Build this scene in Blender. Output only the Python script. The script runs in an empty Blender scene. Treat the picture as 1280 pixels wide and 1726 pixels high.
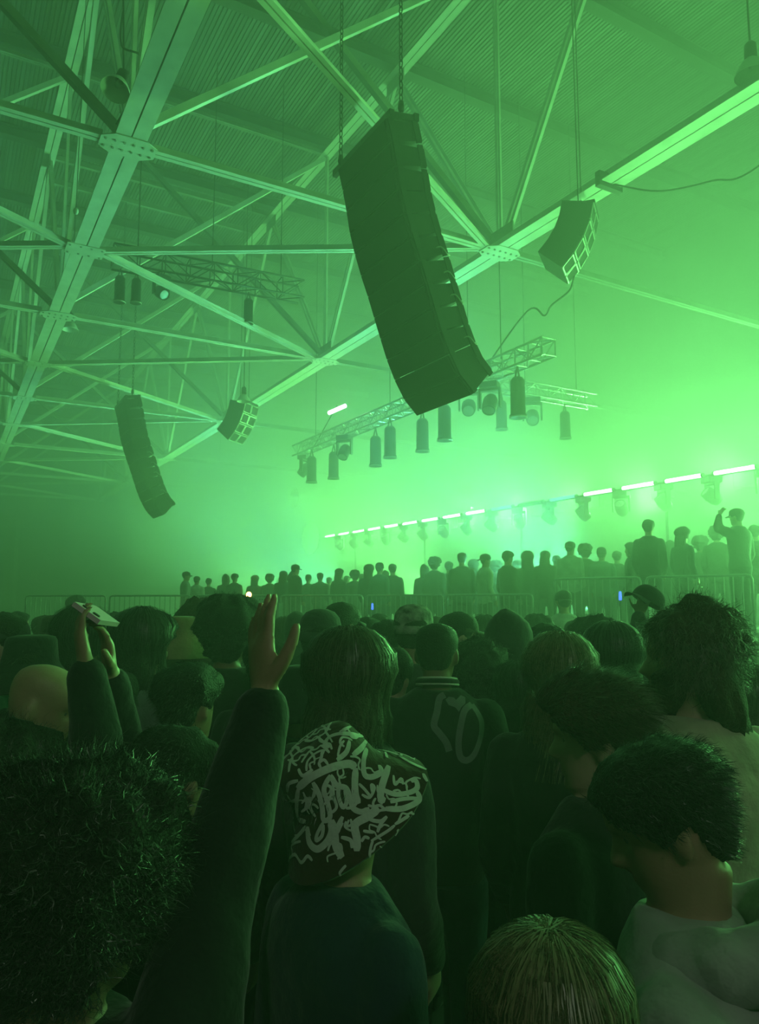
import bpy, bmesh, math, random
from mathutils import Vector, Matrix, Quaternion, noise
from mathutils.bvhtree import BVHTree
from math import sin, cos, pi, radians, atan, atan2, sqrt, exp

S = bpy.context.scene
COL = S.collection
random.seed(7)

# ------------------------------------------------------------------ camera
FPX, HZ, CX, CY, EYE = 1280.0, 1010.0, 640.0, 863.0, 1.9
TH = atan((HZ - CY) / FPX)
cam_data = bpy.data.cameras.new('camera')
cam_data.sensor_fit = 'HORIZONTAL'
cam_data.sensor_width = 36.0
cam_data.lens = 36.0 * FPX / 1280.0
cam_data.clip_start = 0.05
cam_data.clip_end = 300
cam = bpy.data.objects.new('camera', cam_data)
COL.objects.link(cam)
cam.location = (0, 0, EYE)
cam.rotation_euler = (pi / 2 + TH, 0, 0)
S.camera = cam

# ------------------------------------------------------------------ view, world
S.view_settings.view_transform = 'Standard'
S.view_settings.look = 'None'
S.view_settings.gamma = 1.0
S.view_settings.use_curve_mapping = False
S.view_settings.exposure = 0.22
world = bpy.data.worlds.new('night')
S.world = world
world.use_nodes = True
world.node_tree.nodes['Background'].inputs[0].default_value = (0.002, 0.006, 0.004, 1)
world.node_tree.nodes['Background'].inputs[1].default_value = 0.3
S.cycles.volume_bounces = 0
S.cycles.max_bounces = 3
S.cycles.diffuse_bounces = 1
S.cycles.glossy_bounces = 1
S.cycles.use_light_tree = False
S.cycles.adaptive_threshold = 0.05
S.cycles.sample_clamp_indirect = 3.0

# hall axes: U runs along the roof trusses, P across them towards the stage
ANG = radians(29.87)
UX, UY = -sin(ANG), cos(ANG)
PX, PY = cos(ANG), sin(ANG)


def V(u, p, z):
    return Vector((u * UX + p * PX, u * UY + p * PY, z))


U3, P3, Z3 = Vector((UX, UY, 0)), Vector((PX, PY, 0)), Vector((0, 0, 1))
ROTZ = ANG      # an object whose local +Y should run along U is turned by this


def ray(px, py):
    a, b = (px - CX) / FPX, (CY - py) / FPX
    return Vector((a, cos(TH) - b * sin(TH), sin(TH) + b * cos(TH)))


def at(px, py, Y):
    r = ray(px, py)
    r = r * (Y / r.y)
    return Vector((r.x, r.y, r.z + EYE))


def up_of(o):
    return (o.x * UX + o.y * UY, o.x * PX + o.y * PY)


# ------------------------------------------------------------------ stage lights (row of wash fixtures on the back rail, house lamp behind)
GREEN = (0.20, 1.0, 0.22)
TEAL = (0.17, 1.0, 0.55)
WARM = (1.0, 0.82, 0.62)
LED_Z, LED_P, LED_U0, LED_PITCH, LED_LEN = EYE + 2.9, 15.4, 10.18, 1.376, 1.02
HEAD_POWER = 520.0


def spot(name, loc, target, power, color, angle=120, blend=1.0, radius=0.12):
    d = bpy.data.lights.new(name, 'SPOT')
    d.energy = power
    d.color = color
    d.spot_size = radians(angle)
    d.spot_blend = blend
    d.shadow_soft_size = radius
    o = bpy.data.objects.new(name, d)
    COL.objects.link(o)
    o.location = loc
    o.rotation_euler = (Vector(target) - Vector(loc)).to_track_quat('-Z', 'Y').to_euler()
    return o


WASH_N, WASH_U0, WASH_DU = 16, -7.0, 2.9
for k in range(WASH_N):          # lamps of the wash fixtures on the stage wall
    q = V(WASH_U0 + WASH_DU * k, 21.0 - 1.75, EYE + 3.4)
    spot('wash_lamp', q, q - P3 * 6 + Z3 * 0.3, 3300.0 if k < 9 else 4700.0, GREEN, 140, 1.0, 0.5)
UP_U = [1.0, 7.0, 13.0, 19.0, 25.0, 31.0]
for k, u_ in enumerate(UP_U):    # uplights on the stage floor that throw their light under the roof
    q = V(u_, 13.2, 1.75)
    spot('up_lamp', q, q - P3 * 8 + Z3 * 5.6, (4200.0, 5200.0, 7500.0, 7500.0, 9000.0, 10000.0)[k], TEAL if k in (2, 4) else GREEN, 72, 1.0, 0.5)
for k in range(3):               # unseen spots added at the tube row to rim-light the crowd
    q = V(LED_U0 - 0.17 + (k * 4 - 2) * LED_PITCH, LED_P - 0.35, LED_Z - 0.45)
    spot('added_rim_lamp', q, (0.2, 2.2, 1.5), 4200.0, GREEN, 26, 1.0, 0.25)
house = spot('house_lamp', V(-9.0, -2.0, 8.6), (0.5, 1.5, 1.3), 600.0, (0.86, 1.0, 0.78), 60, 0.8, 0.3)


# ------------------------------------------------------------------ materials
def mat(name, col, rough=0.6, metal=0.0, var=0.25, scale=6.0, bump=0.0, bscale=40.0, stretch=None, emit=None, estr=0.0, sheen=0.0, spec=0.5):
    m = bpy.data.materials.new(name)
    m.use_nodes = True
    nt = m.node_tree
    b = nt.nodes['Principled BSDF']
    b.inputs['Roughness'].default_value = rough
    b.inputs['Metallic'].default_value = metal
    b.inputs['Specular IOR Level'].default_value = spec
    if sheen:
        b.inputs['Sheen Weight'].default_value = sheen
    tc = nt.nodes.new('ShaderNodeTexCoord')
    mp = nt.nodes.new('ShaderNodeMapping')
    nt.links.new(tc.outputs['Object'], mp.inputs['Vector'])
    if stretch:
        mp.inputs['Scale'].default_value = stretch
    n = nt.nodes.new('ShaderNodeTexNoise')
    n.inputs['Scale'].default_value = scale
    n.inputs['Detail'].default_value = 4
    nt.links.new(mp.outputs['Vector'], n.inputs['Vector'])
    r = nt.nodes.new('ShaderNodeValToRGB')
    r.color_ramp.elements[0].position = 0.3
    r.color_ramp.elements[1].position = 0.7
    r.color_ramp.elements[0].color = (*[c * (1 - var) for c in col], 1)
    r.color_ramp.elements[1].color = (*[min(1, c * (1 + var)) for c in col], 1)
    nt.links.new(n.outputs['Fac'], r.inputs['Fac'])
    nt.links.new(r.outputs['Color'], b.inputs['Base Color'])
    if bump:
        n2 = nt.nodes.new('ShaderNodeTexNoise')
        n2.inputs['Scale'].default_value = bscale
        n2.inputs['Detail'].default_value = 3
        nt.links.new(mp.outputs['Vector'], n2.inputs['Vector'])
        bp = nt.nodes.new('ShaderNodeBump')
        bp.inputs['Strength'].default_value = bump
        bp.inputs['Distance'].default_value = 0.02
        nt.links.new(n2.outputs['Fac'], bp.inputs['Height'])
        nt.links.new(bp.outputs['Normal'], b.inputs['Normal'])
    if emit:
        b.inputs['Emission Color'].default_value = (*emit, 1)
        b.inputs['Emission Strength'].default_value = estr
    return m


M = {}
M['steel'] = mat('cream_painted_steel', (0.78, 0.78, 0.74), 0.5, 0, 0.12, 3.0)
M['steel_dark'] = mat('dull_dimmed_steel', (0.30, 0.31, 0.29), 0.6, 0, 0.2, 3.0)  # dull steel; also dims the stage wall ties in place of haze
M['deck'] = mat('corrugated_roof_sheet', (0.20, 0.215, 0.21), 0.42, 0.35, 0.55, 1.0, stretch=(5.0, 0.12, 1.0))
M['purlin'] = mat('shaded_purlin', (0.07, 0.075, 0.07), 0.7, 0, 0.2, 3.0)  # dark tone stands in for shade on the unlit purlins
M['black'] = mat('black_cabinet_paint', (0.018, 0.018, 0.019), 0.65, 0, 0.3, 8.0, 0.3, 120)
M['grille'] = mat('black_perforated_grille', (0.012, 0.012, 0.013), 0.8, 0, 0.3, 60.0, 0.5, 300)
M['frame_grey'] = mat('grey_box_edge_trim', (0.45, 0.45, 0.43), 0.4, 0.3, 0.1, 8)
M['alu'] = mat('aluminium_truss', (0.5, 0.5, 0.5), 0.35, 0.8, 0.1, 8)
M['black_metal'] = mat('black_metal', (0.03, 0.03, 0.032), 0.45, 0.2, 0.2, 10)
M['galv'] = mat('galvanised_barrier_steel', (0.42, 0.43, 0.43), 0.35, 0.7, 0.15, 10)
M['floor'] = mat('dark_concrete_floor', (0.05, 0.05, 0.05), 0.5, 0, 0.3, 1.5, 0.1, 10)
M['wall'] = mat('hall_wall_paint', (0.22, 0.23, 0.22), 0.85, 0, 0.25, 0.6)
M['wall_panel'] = mat('wall_panel_paint', (0.16, 0.165, 0.16), 0.8, 0, 0.2, 0.8)
M['deckboard'] = mat('black_stage_board', (0.03, 0.03, 0.03), 0.6, 0, 0.3, 3)
M['cable'] = mat('black_cable_rubber', (0.02, 0.02, 0.02), 0.6, 0, 0.2, 30)
M['enamel'] = mat('white_enamel_shade', (0.75, 0.75, 0.72), 0.3, 0, 0.05, 4)
M['tube'] = mat('white_pixel_tube', (0.8, 0.8, 0.8), 0.4, 0, 0.02, 4, emit=(0.62, 1.0, 0.72), estr=14.0)
M['tube_dim'] = mat('dim_blue_pixel_tube', (0.8, 0.8, 0.8), 0.4, 0, 0.02, 4, emit=(0.25, 0.75, 1.0), estr=1.6)
M['tube_off'] = mat('unlit_pixel_tube', (0.5, 0.5, 0.5), 0.4, 0, 0.02, 4)
M['lens'] = mat('lit_green_lens', (0.1, 0.4, 0.1), 0.1, 0, 0.02, 4, emit=(0.12, 1.0, 0.2), estr=0.8)
M['amber'] = mat('amber_work_light', (0.8, 0.4, 0.1), 0.3, 0, 0.02, 4, emit=(1.0, 0.42, 0.10), estr=22.0)
M['bluelamp'] = mat('blue_indicator', (0.1, 0.1, 0.8), 0.3, 0, 0.02, 4, emit=(0.05, 0.12, 1.0), estr=3.0)
M['phone_pink'] = mat('pink_phone_back', (0.62, 0.42, 0.5), 0.35, 0, 0.06, 12)  # plain pinkish case colour, no emission


# ------------------------------------------------------------------ object helpers
def tag(o, label=None, cat=None, group=None, kind=None):
    if label:
        o['label'] = label
    if cat:
        o['category'] = cat
    if group:
        o['group'] = group
    if kind:
        o['kind'] = kind
    return o


def empty(name, loc=(0, 0, 0), rz=0.0, parent=None):
    o = bpy.data.objects.new(name, None)
    COL.objects.link(o)
    o.location = loc
    o.rotation_euler = (0, 0, rz)
    o.empty_display_size = 0.1
    if parent:
        o.parent = parent
    return o


def link(name, mesh, parent=None, loc=None, rot=None):
    o = bpy.data.objects.new(name, mesh)
    COL.objects.link(o)
    if parent:
        o.parent = parent
    if loc is not None:
        o.location = loc
    if rot is not None:
        o.rotation_euler = rot
    return o


def copy_tree(o, parent=None):
    c = o.copy()
    COL.objects.link(c)
    c.parent = parent
    for ch in list(o.children):
        copy_tree(ch, c)
    return c


class MB:
    """collects shapes for one mesh; points are given in world space and stored relative to `o`"""

    def __init__(self, o=(0, 0, 0)):
        self.v, self.f, self.mi, self.o = [], [], [], Vector(o)
        self.slot = 0

    def add(self, vs, fs):
        n = len(self.v)
        self.v += [tuple(Vector(q) - self.o) for q in vs]
        self.f += [tuple(i + n for i in f) for f in fs]
        self.mi += [self.slot] * len(fs)
        return self

    def box(self, c, sx, sy, sz, ax=None, ay=None, az=None):
        c = Vector(c)
        ax = Vector(ax or (1, 0, 0)) * sx / 2
        ay = Vector(ay or (0, 1, 0)) * sy / 2
        az = Vector(az or (0, 0, 1)) * sz / 2
        vs = [c + ax * i + ay * j + az * k for k in (-1, 1) for j in (-1, 1) for i in (-1, 1)]
        return self.add(vs, [(0, 2, 3, 1), (4, 5, 7, 6), (0, 1, 5, 4), (2, 6, 7, 3), (0, 4, 6, 2), (1, 3, 7, 5)])

    def beam(self, a, b, w, h, up=(0, 0, 1), off=(0, 0)):
        """box from a to b, w across, h along `up`; off shifts the section"""
        a, b = Vector(a), Vector(b)
        d = (b - a)
        L = d.length
        d.normalize()
        s = d.cross(Vector(up))
        if s.length < 1e-4:
            s = d.cross(Vector((1, 0, 0)))
        s.normalize()
        n = s.cross(d).normalized()
        return self.box((a + b) / 2 + s * off[0] + n * off[1], w, L, h, s, d, n)

    def tee(self, a, b, w, h, t=0.018, gap=0.02, up=(0, 0, 1)):
        """double angle: two flanges below with a slot between, two stems rising beside the slot"""
        for sgn in (-1, 1):
            self.beam(a, b, w / 2 - gap / 2, t, up, (sgn * (w / 4 + gap / 4), 0))
            self.beam(a, b, t, h, up, (sgn * (gap / 2 + t / 2), h / 2))
        return self

    def tube(self, pts, r, n=8, cap=True):
        pts = [Vector(q) for q in pts]
        if not isinstance(r, (list, tuple)):
            r = [r] * len(pts)
        rings = []
        prev = None
        for i, q in enumerate(pts):
            d = (pts[min(i + 1, len(pts) - 1)] - pts[max(i - 1, 0)]).normalized()
            if prev is None:
                s = d.cross(Vector((0, 0, 1)))
                if s.length < 1e-3:
                    s = d.cross(Vector((1, 0, 0)))
            else:
                s = prev - d * prev.dot(d)
            s.normalize()
            prev = s
            t = d.cross(s)
            rings.append([q + (s * cos(2 * pi * k / n) + t * sin(2 * pi * k / n)) * r[i] for k in range(n)])
        return self.loft(rings, cap)

    def loft(self, rings, cap=True, closed=True):
        n = len(rings[0])
        vs = [q for rg in rings for q in rg]
        fs = []
        for i in range(len(rings) - 1):
            for k in range(n if closed else n - 1):
                k2 = (k + 1) % n
                fs.append((i * n + k, i * n + k2, (i + 1) * n + k2, (i + 1) * n + k))
        if cap:
            fs.append(tuple(reversed(range(n))))
            fs.append(tuple(range((len(rings) - 1) * n, len(rings) * n)))
        return self.add(vs, fs)

    def lathe(self, c, prof, n=20, ax=None, cap=False):
        """prof: list of (radius, height) about axis ax through c"""
        az = Vector(ax or (0, 0, 1)).normalized()
        s = az.orthogonal().normalized()
        t = az.cross(s)
        c = Vector(c)
        rings = [[c + az * z + (s * cos(2 * pi * k / n) + t * sin(2 * pi * k / n)) * r for k in range(n)] for r, z in prof]
        return self.loft(rings, cap)

    def ellipsoid(self, c, rx, ry, rz, n=12, m=8, rot=None):
        c = Vector(c)
        rings = []
        for i in range(m + 1):
            a = -pi / 2 + pi * i / m
            a = max(-pi / 2 + 0.03, min(pi / 2 - 0.03, a))
            rg = []
            for k in range(n):
                b = 2 * pi * k / n
                q = Vector((rx * cos(a) * cos(b), ry * cos(a) * sin(b), rz * sin(a)))
                if rot is not None:
                    q = rot @ q
                rg.append(c + q)
            rings.append(rg)
        return self.loft(rings, True)

    def mesh(self, name, mats, smooth=False):
        me = bpy.data.meshes.new(name)
        me.from_pydata(self.v, [], self.f)
        if not isinstance(mats, (list, tuple)):
            mats = [mats]
        for m in mats:
            me.materials.append(m)
        if len(mats) > 1:
            me.polygons.foreach_set('material_index', self.mi)
        if smooth:
            me.polygons.foreach_set('use_smooth', [True] * len(me.polygons))
        me.update()
        return me

    def build(self, name, mats, parent=None, smooth=False, loc=None):
        o = link(name, self.mesh(name, mats, smooth), parent)
        if parent is None:
            o.location = self.o
        elif loc is not None:
            o.location = loc
        return o


def fix_normals(me):
    bm = bmesh.new()
    bm.from_mesh(me)
    bmesh.ops.recalc_face_normals(bm, faces=bm.faces)
    bm.to_mesh(me)
    bm.free()
    return me

# ================================================================== the hall
U_BACK, U_FAR, P_LEFT, P_STAGE = -14.0, 52.0, -23.5, 21.0
ROOF_Z = EYE + 12.0
CH_Z, TOP_Z = EYE + 6.0, EYE + 11.53
TRUSS_P = [-10.74, -4.46, 1.82, 8.10]
NODES = [-4.1, 2.9, 9.9, 16.9, 24.6, 32.6, 40.6, 48.6]

c0 = V((U_BACK + U_FAR) / 2, (P_LEFT + P_STAGE) / 2, 0)
LU, LP = U_FAR - U_BACK, P_STAGE - P_LEFT
tag(MB().box(c0 + Vector((0, 0, -0.1)), LP, LU, 0.2, P3, U3).build('floor', M['floor']), 'dark concrete floor under the standing crowd', 'floor', kind='structure')
walls = [('wall_far', V(U_FAR + 0.1, (P_LEFT + P_STAGE) / 2, 0), P3, LP + 0.4, 'plain hall end wall lost in green haze beyond the crowd'),
         ('wall_back', V(U_BACK - 0.1, (P_LEFT + P_STAGE) / 2, 0), P3, LP + 0.4, 'plain hall end wall behind the viewer'),
         ('wall_left', V((U_BACK + U_FAR) / 2, P_LEFT - 0.1, 0), U3, LU, 'long plain side wall facing the stage'),
         ('wall_stage', V((U_BACK + U_FAR) / 2, P_STAGE + 0.1, 0), U3, LU, 'long plain wall behind the stage lights')]
for nm, c, ax, L, lb in walls:
    ay = Vector((-ax.y, ax.x, 0))
    w = MB().box(c + Vector((0, 0, ROOF_Z / 2)), L, 0.2, ROOF_Z, ax, ay).build(nm, M['wall'])
    tag(w, lb, 'wall', kind='structure')
    if nm == 'wall_far':
        for k in range(6):        # tall sheeted door leaves
            p0 = -21 + k * 5.0
            MB().box(V(U_FAR - 0.03, p0 + 2.4, 3.2), 4.7, 0.06, 6.2, P3, U3).build('door_panel', M['wall_panel'], w)
            MB().box(V(U_FAR - 0.06, p0 + 4.9, 3.4), 0.2, 0.12, 6.6, P3, U3).build('door_post', M['steel_dark'], w)

# ceiling of ribbed sheets carried by purlins that run across the trusses
ceil_root = tag(empty('ceiling', V(16.9, 1.82, ROOF_Z)), 'ribbed metal roof deck above the steel trusses', 'ceiling', kind='structure')
PURLINS = []
u = NODES[0] - 10.5
while u < U_FAR:
    PURLINS.append(u)
    u += 3.5
RIB = 0.0895
N_RIB = 70


def sheet_mesh(L):
    mb = MB()
    prof = []
    for k in range(N_RIB):
        x = -N_RIB * RIB / 2 + k * RIB
        prof += [(x, 0.0), (x + 0.045, 0.0), (x + 0.054, 0.028), (x + 0.080, 0.028)]
    prof.append((N_RIB * RIB / 2, 0.0))
    rings = [[Vector((x, yy, z)) for x, z in prof] for yy in (-L / 2, L / 2)]
    mb.loft(rings, False, False)
    return mb.mesh('roof_sheet', M['deck'])


sh = sheet_mesh(3.5)
p_lines = [-23.5, -17.02, -10.74, -4.46, 1.82, 8.10, 14.38, 21.0]
for i, u0 in enumerate(PURLINS[:-1]):
    for j in range(len(p_lines) - 1):
        o = link('roof_sheet', sh, ceil_root)
        o.location = V(u0 + 1.75, (p_lines[j] + p_lines[j + 1]) / 2, ROOF_Z) - ceil_root.location
        o.rotation_euler = (0, 0, ROTZ)
        o.scale = ((p_lines[j + 1] - p_lines[j]) / (N_RIB * RIB), 1, 1)
pm = MB()
pm.beam((-LP / 2, 0, 0), (LP / 2, 0, 0), 0.26, 0.02, off=(0, 0.14)).beam((-LP / 2, 0, 0), (LP / 2, 0, 0), 0.26, 0.02, off=(0, -0.14)).beam((-LP / 2, 0, 0), (LP / 2, 0, 0), 0.02, 0.28)
pm = pm.mesh('purlin', M['purlin'])
for u0 in PURLINS:
    o = link('purlin', pm, ceil_root)
    o.location = V(u0, (P_LEFT + P_STAGE) / 2, ROOF_Z - 0.17) - ceil_root.location
    o.rotation_euler = (0, 0, ROTZ)


# trusses along U
BOLT = MB().lathe((0, 0, 0), [(0.0, -0.016), (0.018, -0.016), (0.02, 0.0)], 6).mesh('bolt', M['steel_dark'])


def bolts(parent, base, c, w, h, nx, ny):
    """hexagon heads under a bottom plate, only near enough to be told apart"""
    if c.y > 24 or c.y < 3:
        return
    for i in range(nx):
        for j in range(ny):
            o = link('bolt', BOLT, parent)
            o.location = c + P3 * (w * (i / (nx - 1) - 0.5)) + U3 * (h * (j / (ny - 1) - 0.5)) - Z3 * 0.026 - base


TR_LABEL = {-10.74: 'steel roof truss farthest from the stage, hidden beyond its neighbour',
            -4.46: 'steel roof truss on the side away from the stage, seen past the big diagonal chord',
            1.82: 'cream steel roof truss whose wide chord cuts steeply down past the bell lamp',
            8.10: 'cream steel roof truss running behind the big speaker array over the stage edge'}
truss_of = {}
for tp in TRUSS_P:
    base = V(NODES[0], tp, CH_Z)
    root = tag(empty('roof_truss', base), TR_LABEL[tp], 'roof truss', 'steel roof trusses', 'structure')
    truss_of[tp] = root
    for i in range(len(NODES) - 1):
        a, b = V(NODES[i], tp, CH_Z), V(NODES[i + 1], tp, CH_Z)
        MB(base).tee(a, b, 0.40, 0.22).build('bottom_chord', M['steel'], root)
        a2, b2 = V(NODES[i], tp, TOP_Z), V(NODES[i + 1], tp, TOP_Z)
        MB(base).tee(a2, b2, 0.30, 0.16).build('top_chord', M['steel'], root)
        um = (NODES[i] + NODES[i + 1]) / 2
        tm = V(um, tp, TOP_Z)
        for q in (a, b):
            MB(base).tee(q + (tm - q) * 0.06, tm, 0.19, 0.09, 0.014, 0.05, up=P3).build('diagonal', M['steel'], root)
        bm_ = V(um, tp, CH_Z)
        for q in ((bm_,) if TRUSS_P.index(tp) % 2 == 0 else ()):
            g = MB(base).box(q - Z3 * 0.018, 0.62, 0.42, 0.016, P3, U3).build('gusset_plate', M['steel'], root)
            bolts(g, base, q, 0.52, 0.30, 4, 2)
        MB(base).box(tm - Z3 * 0.05, 0.03, 0.7, 0.5, P3, U3).build('gusset_plate', M['steel_dark'], root)
    for u0 in NODES:
        a, t = V(u0, tp, CH_Z), V(u0, tp, TOP_Z)
        MB(base).tee(a + Z3 * 0.1, t, 0.13, 0.06, 0.012, 0.03, up=P3).build('post', M['steel'], root)
        # bottom plate, hexagonal, bolted under the chord
        hx = [(-0.36, -0.12), (-0.20, -0.24), (0.20, -0.24), (0.36, -0.12), (0.36, 0.12), (0.20, 0.24), (-0.20, 0.24), (-0.36, 0.12)]
        mb = MB(base)
        mb.loft([[a + P3 * x + U3 * y - Z3 * 0.026 for x, y in hx], [a + P3 * x + U3 * y - Z3 * 0.010 for x, y in hx]])
        g = mb.build('gusset_plate', M['steel'], root)
        bolts(g, base, a, 0.60, 0.18, 6, 2)
        # upright plate that gathers the webs
        MB(base).box(a + Z3 * 0.22, 0.025, 0.75, 0.40, P3, U3).build('web_plate', M['steel_dark'], root)

# cross bracing between neighbouring trusses
brace = tag(empty('cross_bracing', V(16.9, 4.96, CH_Z)), 'steel struts and crossed braces tying the roof trusses together', 'bracing', kind='structure')
bo = brace.location
mids = [(NODES[i] + NODES[i + 1]) / 2 for i in range(len(NODES) - 1)]


def strut(a, b, w=0.17, h=0.12, m='steel', name='strut'):
    MB(bo).tee(Vector(a), Vector(b), w, h, 0.012, 0.02).build(name, M[m], brace)


for u0 in NODES[1:]:          # ties running on from the last truss to the stage wall, darkened to fade as if in haze
    strut(V(u0, 8.43, CH_Z - 0.005), V(u0, P_STAGE, CH_Z - 0.005), 0.14, 0.12, 'steel_dark')
for j in range(len(TRUSS_P) - 1):
    pa, pb = TRUSS_P[j], TRUSS_P[j + 1]
    for i, u0 in enumerate(NODES):
        if u0 < 2:
            continue
        strut(V(u0, pa + 0.33, CH_Z - 0.005), V(u0, pb - 0.33, CH_Z - 0.005), 0.17 if pb < 15 else 0.10, 0.12, 'steel' if pb < 15 else 'steel_dark')
        if pb > 15:
            continue
        MB(bo).beam(V(u0, pa + 0.1, CH_Z + 0.25), V(u0, pb - 0.05, TOP_Z - 0.1), 0.11, 0.11).build('sway_brace', M['steel'], brace)
        MB(bo).beam(V(u0 + 0.12, pa + 0.05, TOP_Z - 0.1), V(u0 + 0.12, pb - 0.1, CH_Z + 0.25), 0.11, 0.11).build('sway_brace', M['steel_dark'], brace)
        strut(V(u0, pa, TOP_Z), V(u0, pb, TOP_Z), 0.12, 0.1, 'steel_dark', 'top_strut')
    # K bracing in the plane of the bottom chords: middle nodes of every second truss
    kp, others = (pa, [pb]) if TRUSS_P.index(pa) % 2 == 0 else (pb, [pa])
    for i, um in enumerate(mids):
        if um < 1 or pb > 15:
            continue
        for q in others:
            s = 1 if q > kp else -1
            for uu in (NODES[i], NODES[i + 1]):
                a, b = V(um, kp + s * 0.25, CH_Z - 0.004), V(uu, q - s * 0.25, CH_Z - 0.004)
                strut(a, b, 0.14, 0.11, 'steel', 'diagonal_strut')

# ================================================================== flown rig
ORD = ['first', 'second', 'third', 'fourth', 'fifth', 'sixth', 'seventh', 'eighth', 'ninth', 'tenth', 'eleventh', 'twelfth',
       'thirteenth', 'fourteenth', 'fifteenth', 'sixteenth', 'seventeenth', 'eighteenth', 'nineteenth', 'twentieth']


def atz(px, py, z):
    r = ray(px, py)
    r = r * ((z - EYE) / r.z)
    return Vector((r.x, r.y, z))


def chain(mb, a, b, r=0.004, ln=0.075, w=0.028):
    """oval steel links, each turned a quarter against the next"""
    a, b = Vector(a), Vector(b)
    d = (b - a)
    n = max(2, int(d.length / (ln * 0.78)))
    d.normalize()
    s = d.orthogonal().normalized()
    t = d.cross(s)
    for i in range(n):
        c = a + (b - a) * ((i + 0.5) / n)
        x = s if i % 2 else t
        pts = [c + d * (ln / 2 * sin(q)) + x * (w / 2 * cos(q)) for q in [2 * pi * k / 8 for k in range(9)]]
        mb.tube(pts, r, 4, False)


def hoist(name, a, b, label):
    """chain with a hook block at the lower end"""
    root = tag(empty(name, b), label, 'chain hoist')
    mb = MB(b)
    chain(mb, a, Vector(b) + Z3 * 0.22, 0.008, 0.11, 0.05)
    mb.build('chain', M['black_metal'], root)
    mb = MB(b)
    mb.lathe(Vector(b) + Z3 * 0.10, [(0.0, 0), (0.03, 0.0), (0.04, 0.04), (0.03, 0.12), (0.0, 0.12)], 10)
    mb.build('hook_block', M['black_metal'], root, True)
    mb = MB(b)
    mb.tube([Vector(b) + Z3 * (0.11 - 0.05 * (1 - cos(q)) * 1.1) + U3 * (0.04 * sin(q)) for q in [pi * 1.5 * k / 9 for k in range(10)]], 0.010, 6)
    mb.build('hook', M['black_metal'], root, True)
    return root


# ---- big line array: front face looks away from the stage, lower boxes tuck back
FRONT = [(0.0, 0.0), (0.094, -0.363), (0.189, -0.893), (0.315, -1.291), (0.455, -1.65), (0.595, -2.052), (0.772, -2.539), (0.962, -2.879), (1.19, -3.10)]


def arc_pts(path, n):
    seg = [0]
    for i in range(1, len(path)):
        seg.append(seg[-1] + sqrt((path[i][0] - path[i - 1][0]) ** 2 + (path[i][1] - path[i - 1][1]) ** 2))
    out = []
    for k in range(n + 1):
        s = seg[-1] * k / n
        i = max(j for j in range(len(seg)) if seg[j] <= s + 1e-9)
        i = min(i, len(path) - 2)
        t = (s - seg[i]) / (seg[i + 1] - seg[i])
        out.append((path[i][0] + t * (path[i + 1][0] - path[i][0]), path[i][1] + t * (path[i + 1][1] - path[i][1])))
    return out


def line_array(u_near, p_front, z_top, label, nbox=12, W=1.21, D=0.46):
    o = V(u_near, p_front, z_top)
    root = tag(empty('line_array', o), label, 'speaker array')
    pts = arc_pts(FRONT, nbox)
    for k in range(nbox):
        (p0, z0), (p1, z1) = pts[k], pts[k + 1]
        ta = Vector((p1 - p0, z1 - z0)).normalized()
        nr = Vector((-ta.y, ta.x))          # towards the rear
        g = 0.006

        def q(pp, zz, uu):
            return o + P3 * pp + Z3 * zz + U3 * uu
        fa, fb = Vector((p0, z0)) + ta * g, Vector((p1, z1)) - ta * g
        ra, rb = fa + nr * D + ta * 0.028, fb + nr * D - ta * 0.028
        sec = [fa, ra, rb, fb]
        mb = MB(o)
        mb.loft([[q(s.x, s.y, 0) for s in sec], [q(s.x, s.y, W) for s in sec]])
        box = mb.build('cabinet', M['black'], root)
        # grille in a shallow frame on the front, end plate on the near side
        mb = MB(o)
        m0 = (fa + fb) / 2 - nr * 0.006
        hgt = (fb - fa).length
        mb.box(q(m0.x, m0.y, W / 2), W - 0.05, 0.014, hgt - 0.035, U3, P3 * nr.x + Z3 * nr.y, P3 * ta.x + Z3 * ta.y)
        mb.build('grille', M['grille'], box)
        for s, uu in ((0, -0.008), (1, W + 0.008)):
            for dd in (0.06, D - 0.06):
                c = (fa + fb) / 2 + nr * dd
                MB(o).box(q(c.x, c.y, uu), 0.018, 0.07, hgt + 0.01, U3, P3 * nr.x + Z3 * nr.y, P3 * ta.x + Z3 * ta.y).build('rigging_plate', M['black_metal'], box)
        c = (fa + fb) / 2 + nr * (D + 0.012)
        for uu in (0.22, W - 0.22):
            MB(o).box(q(c.x, c.y, uu), 0.20, 0.03, 0.05, U3, P3 * nr.x + Z3 * nr.y, P3 * ta.x + Z3 * ta.y).build('rear_handle', M['black_metal'], box)
        if k in (5, 6, 7, 9):       # loose link cables at the rear corner
            mb = MB(o)
            e = rb + nr * 0.01
            mb.tube([q(e.x - 0.20 + 0.028 * j, e.y + 0.03 * sin(j * 0.8) - 0.02 * (j / 7), -0.022 - 0.02 * sin(j * 0.45)) for j in range(8)], 0.009, 6)
            mb.build('link_cable', M['frame_grey'], root, True)
    # fly frame on top, longer than the cabinets on the far side
    mb = MB(o)
    for dd in (0.06, D - 0.06):
        mb.beam(o + U3 * -0.05 + P3 * dd + Z3 * (0.05 + dd * 0.18), o + U3 * (W + 0.22) + P3 * dd + Z3 * (0.05 + dd * 0.18), 0.06, 0.09)
    for uu in (0.0, W / 2, W):
        mb.beam(o + U3 * uu + P3 * 0.03 + Z3 * 0.055, o + U3 * uu + P3 * (D - 0.03) + Z3 * 0.13, 0.05, 0.07)
    mb.build('fly_frame', M['black_metal'], root)
    return root


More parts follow.
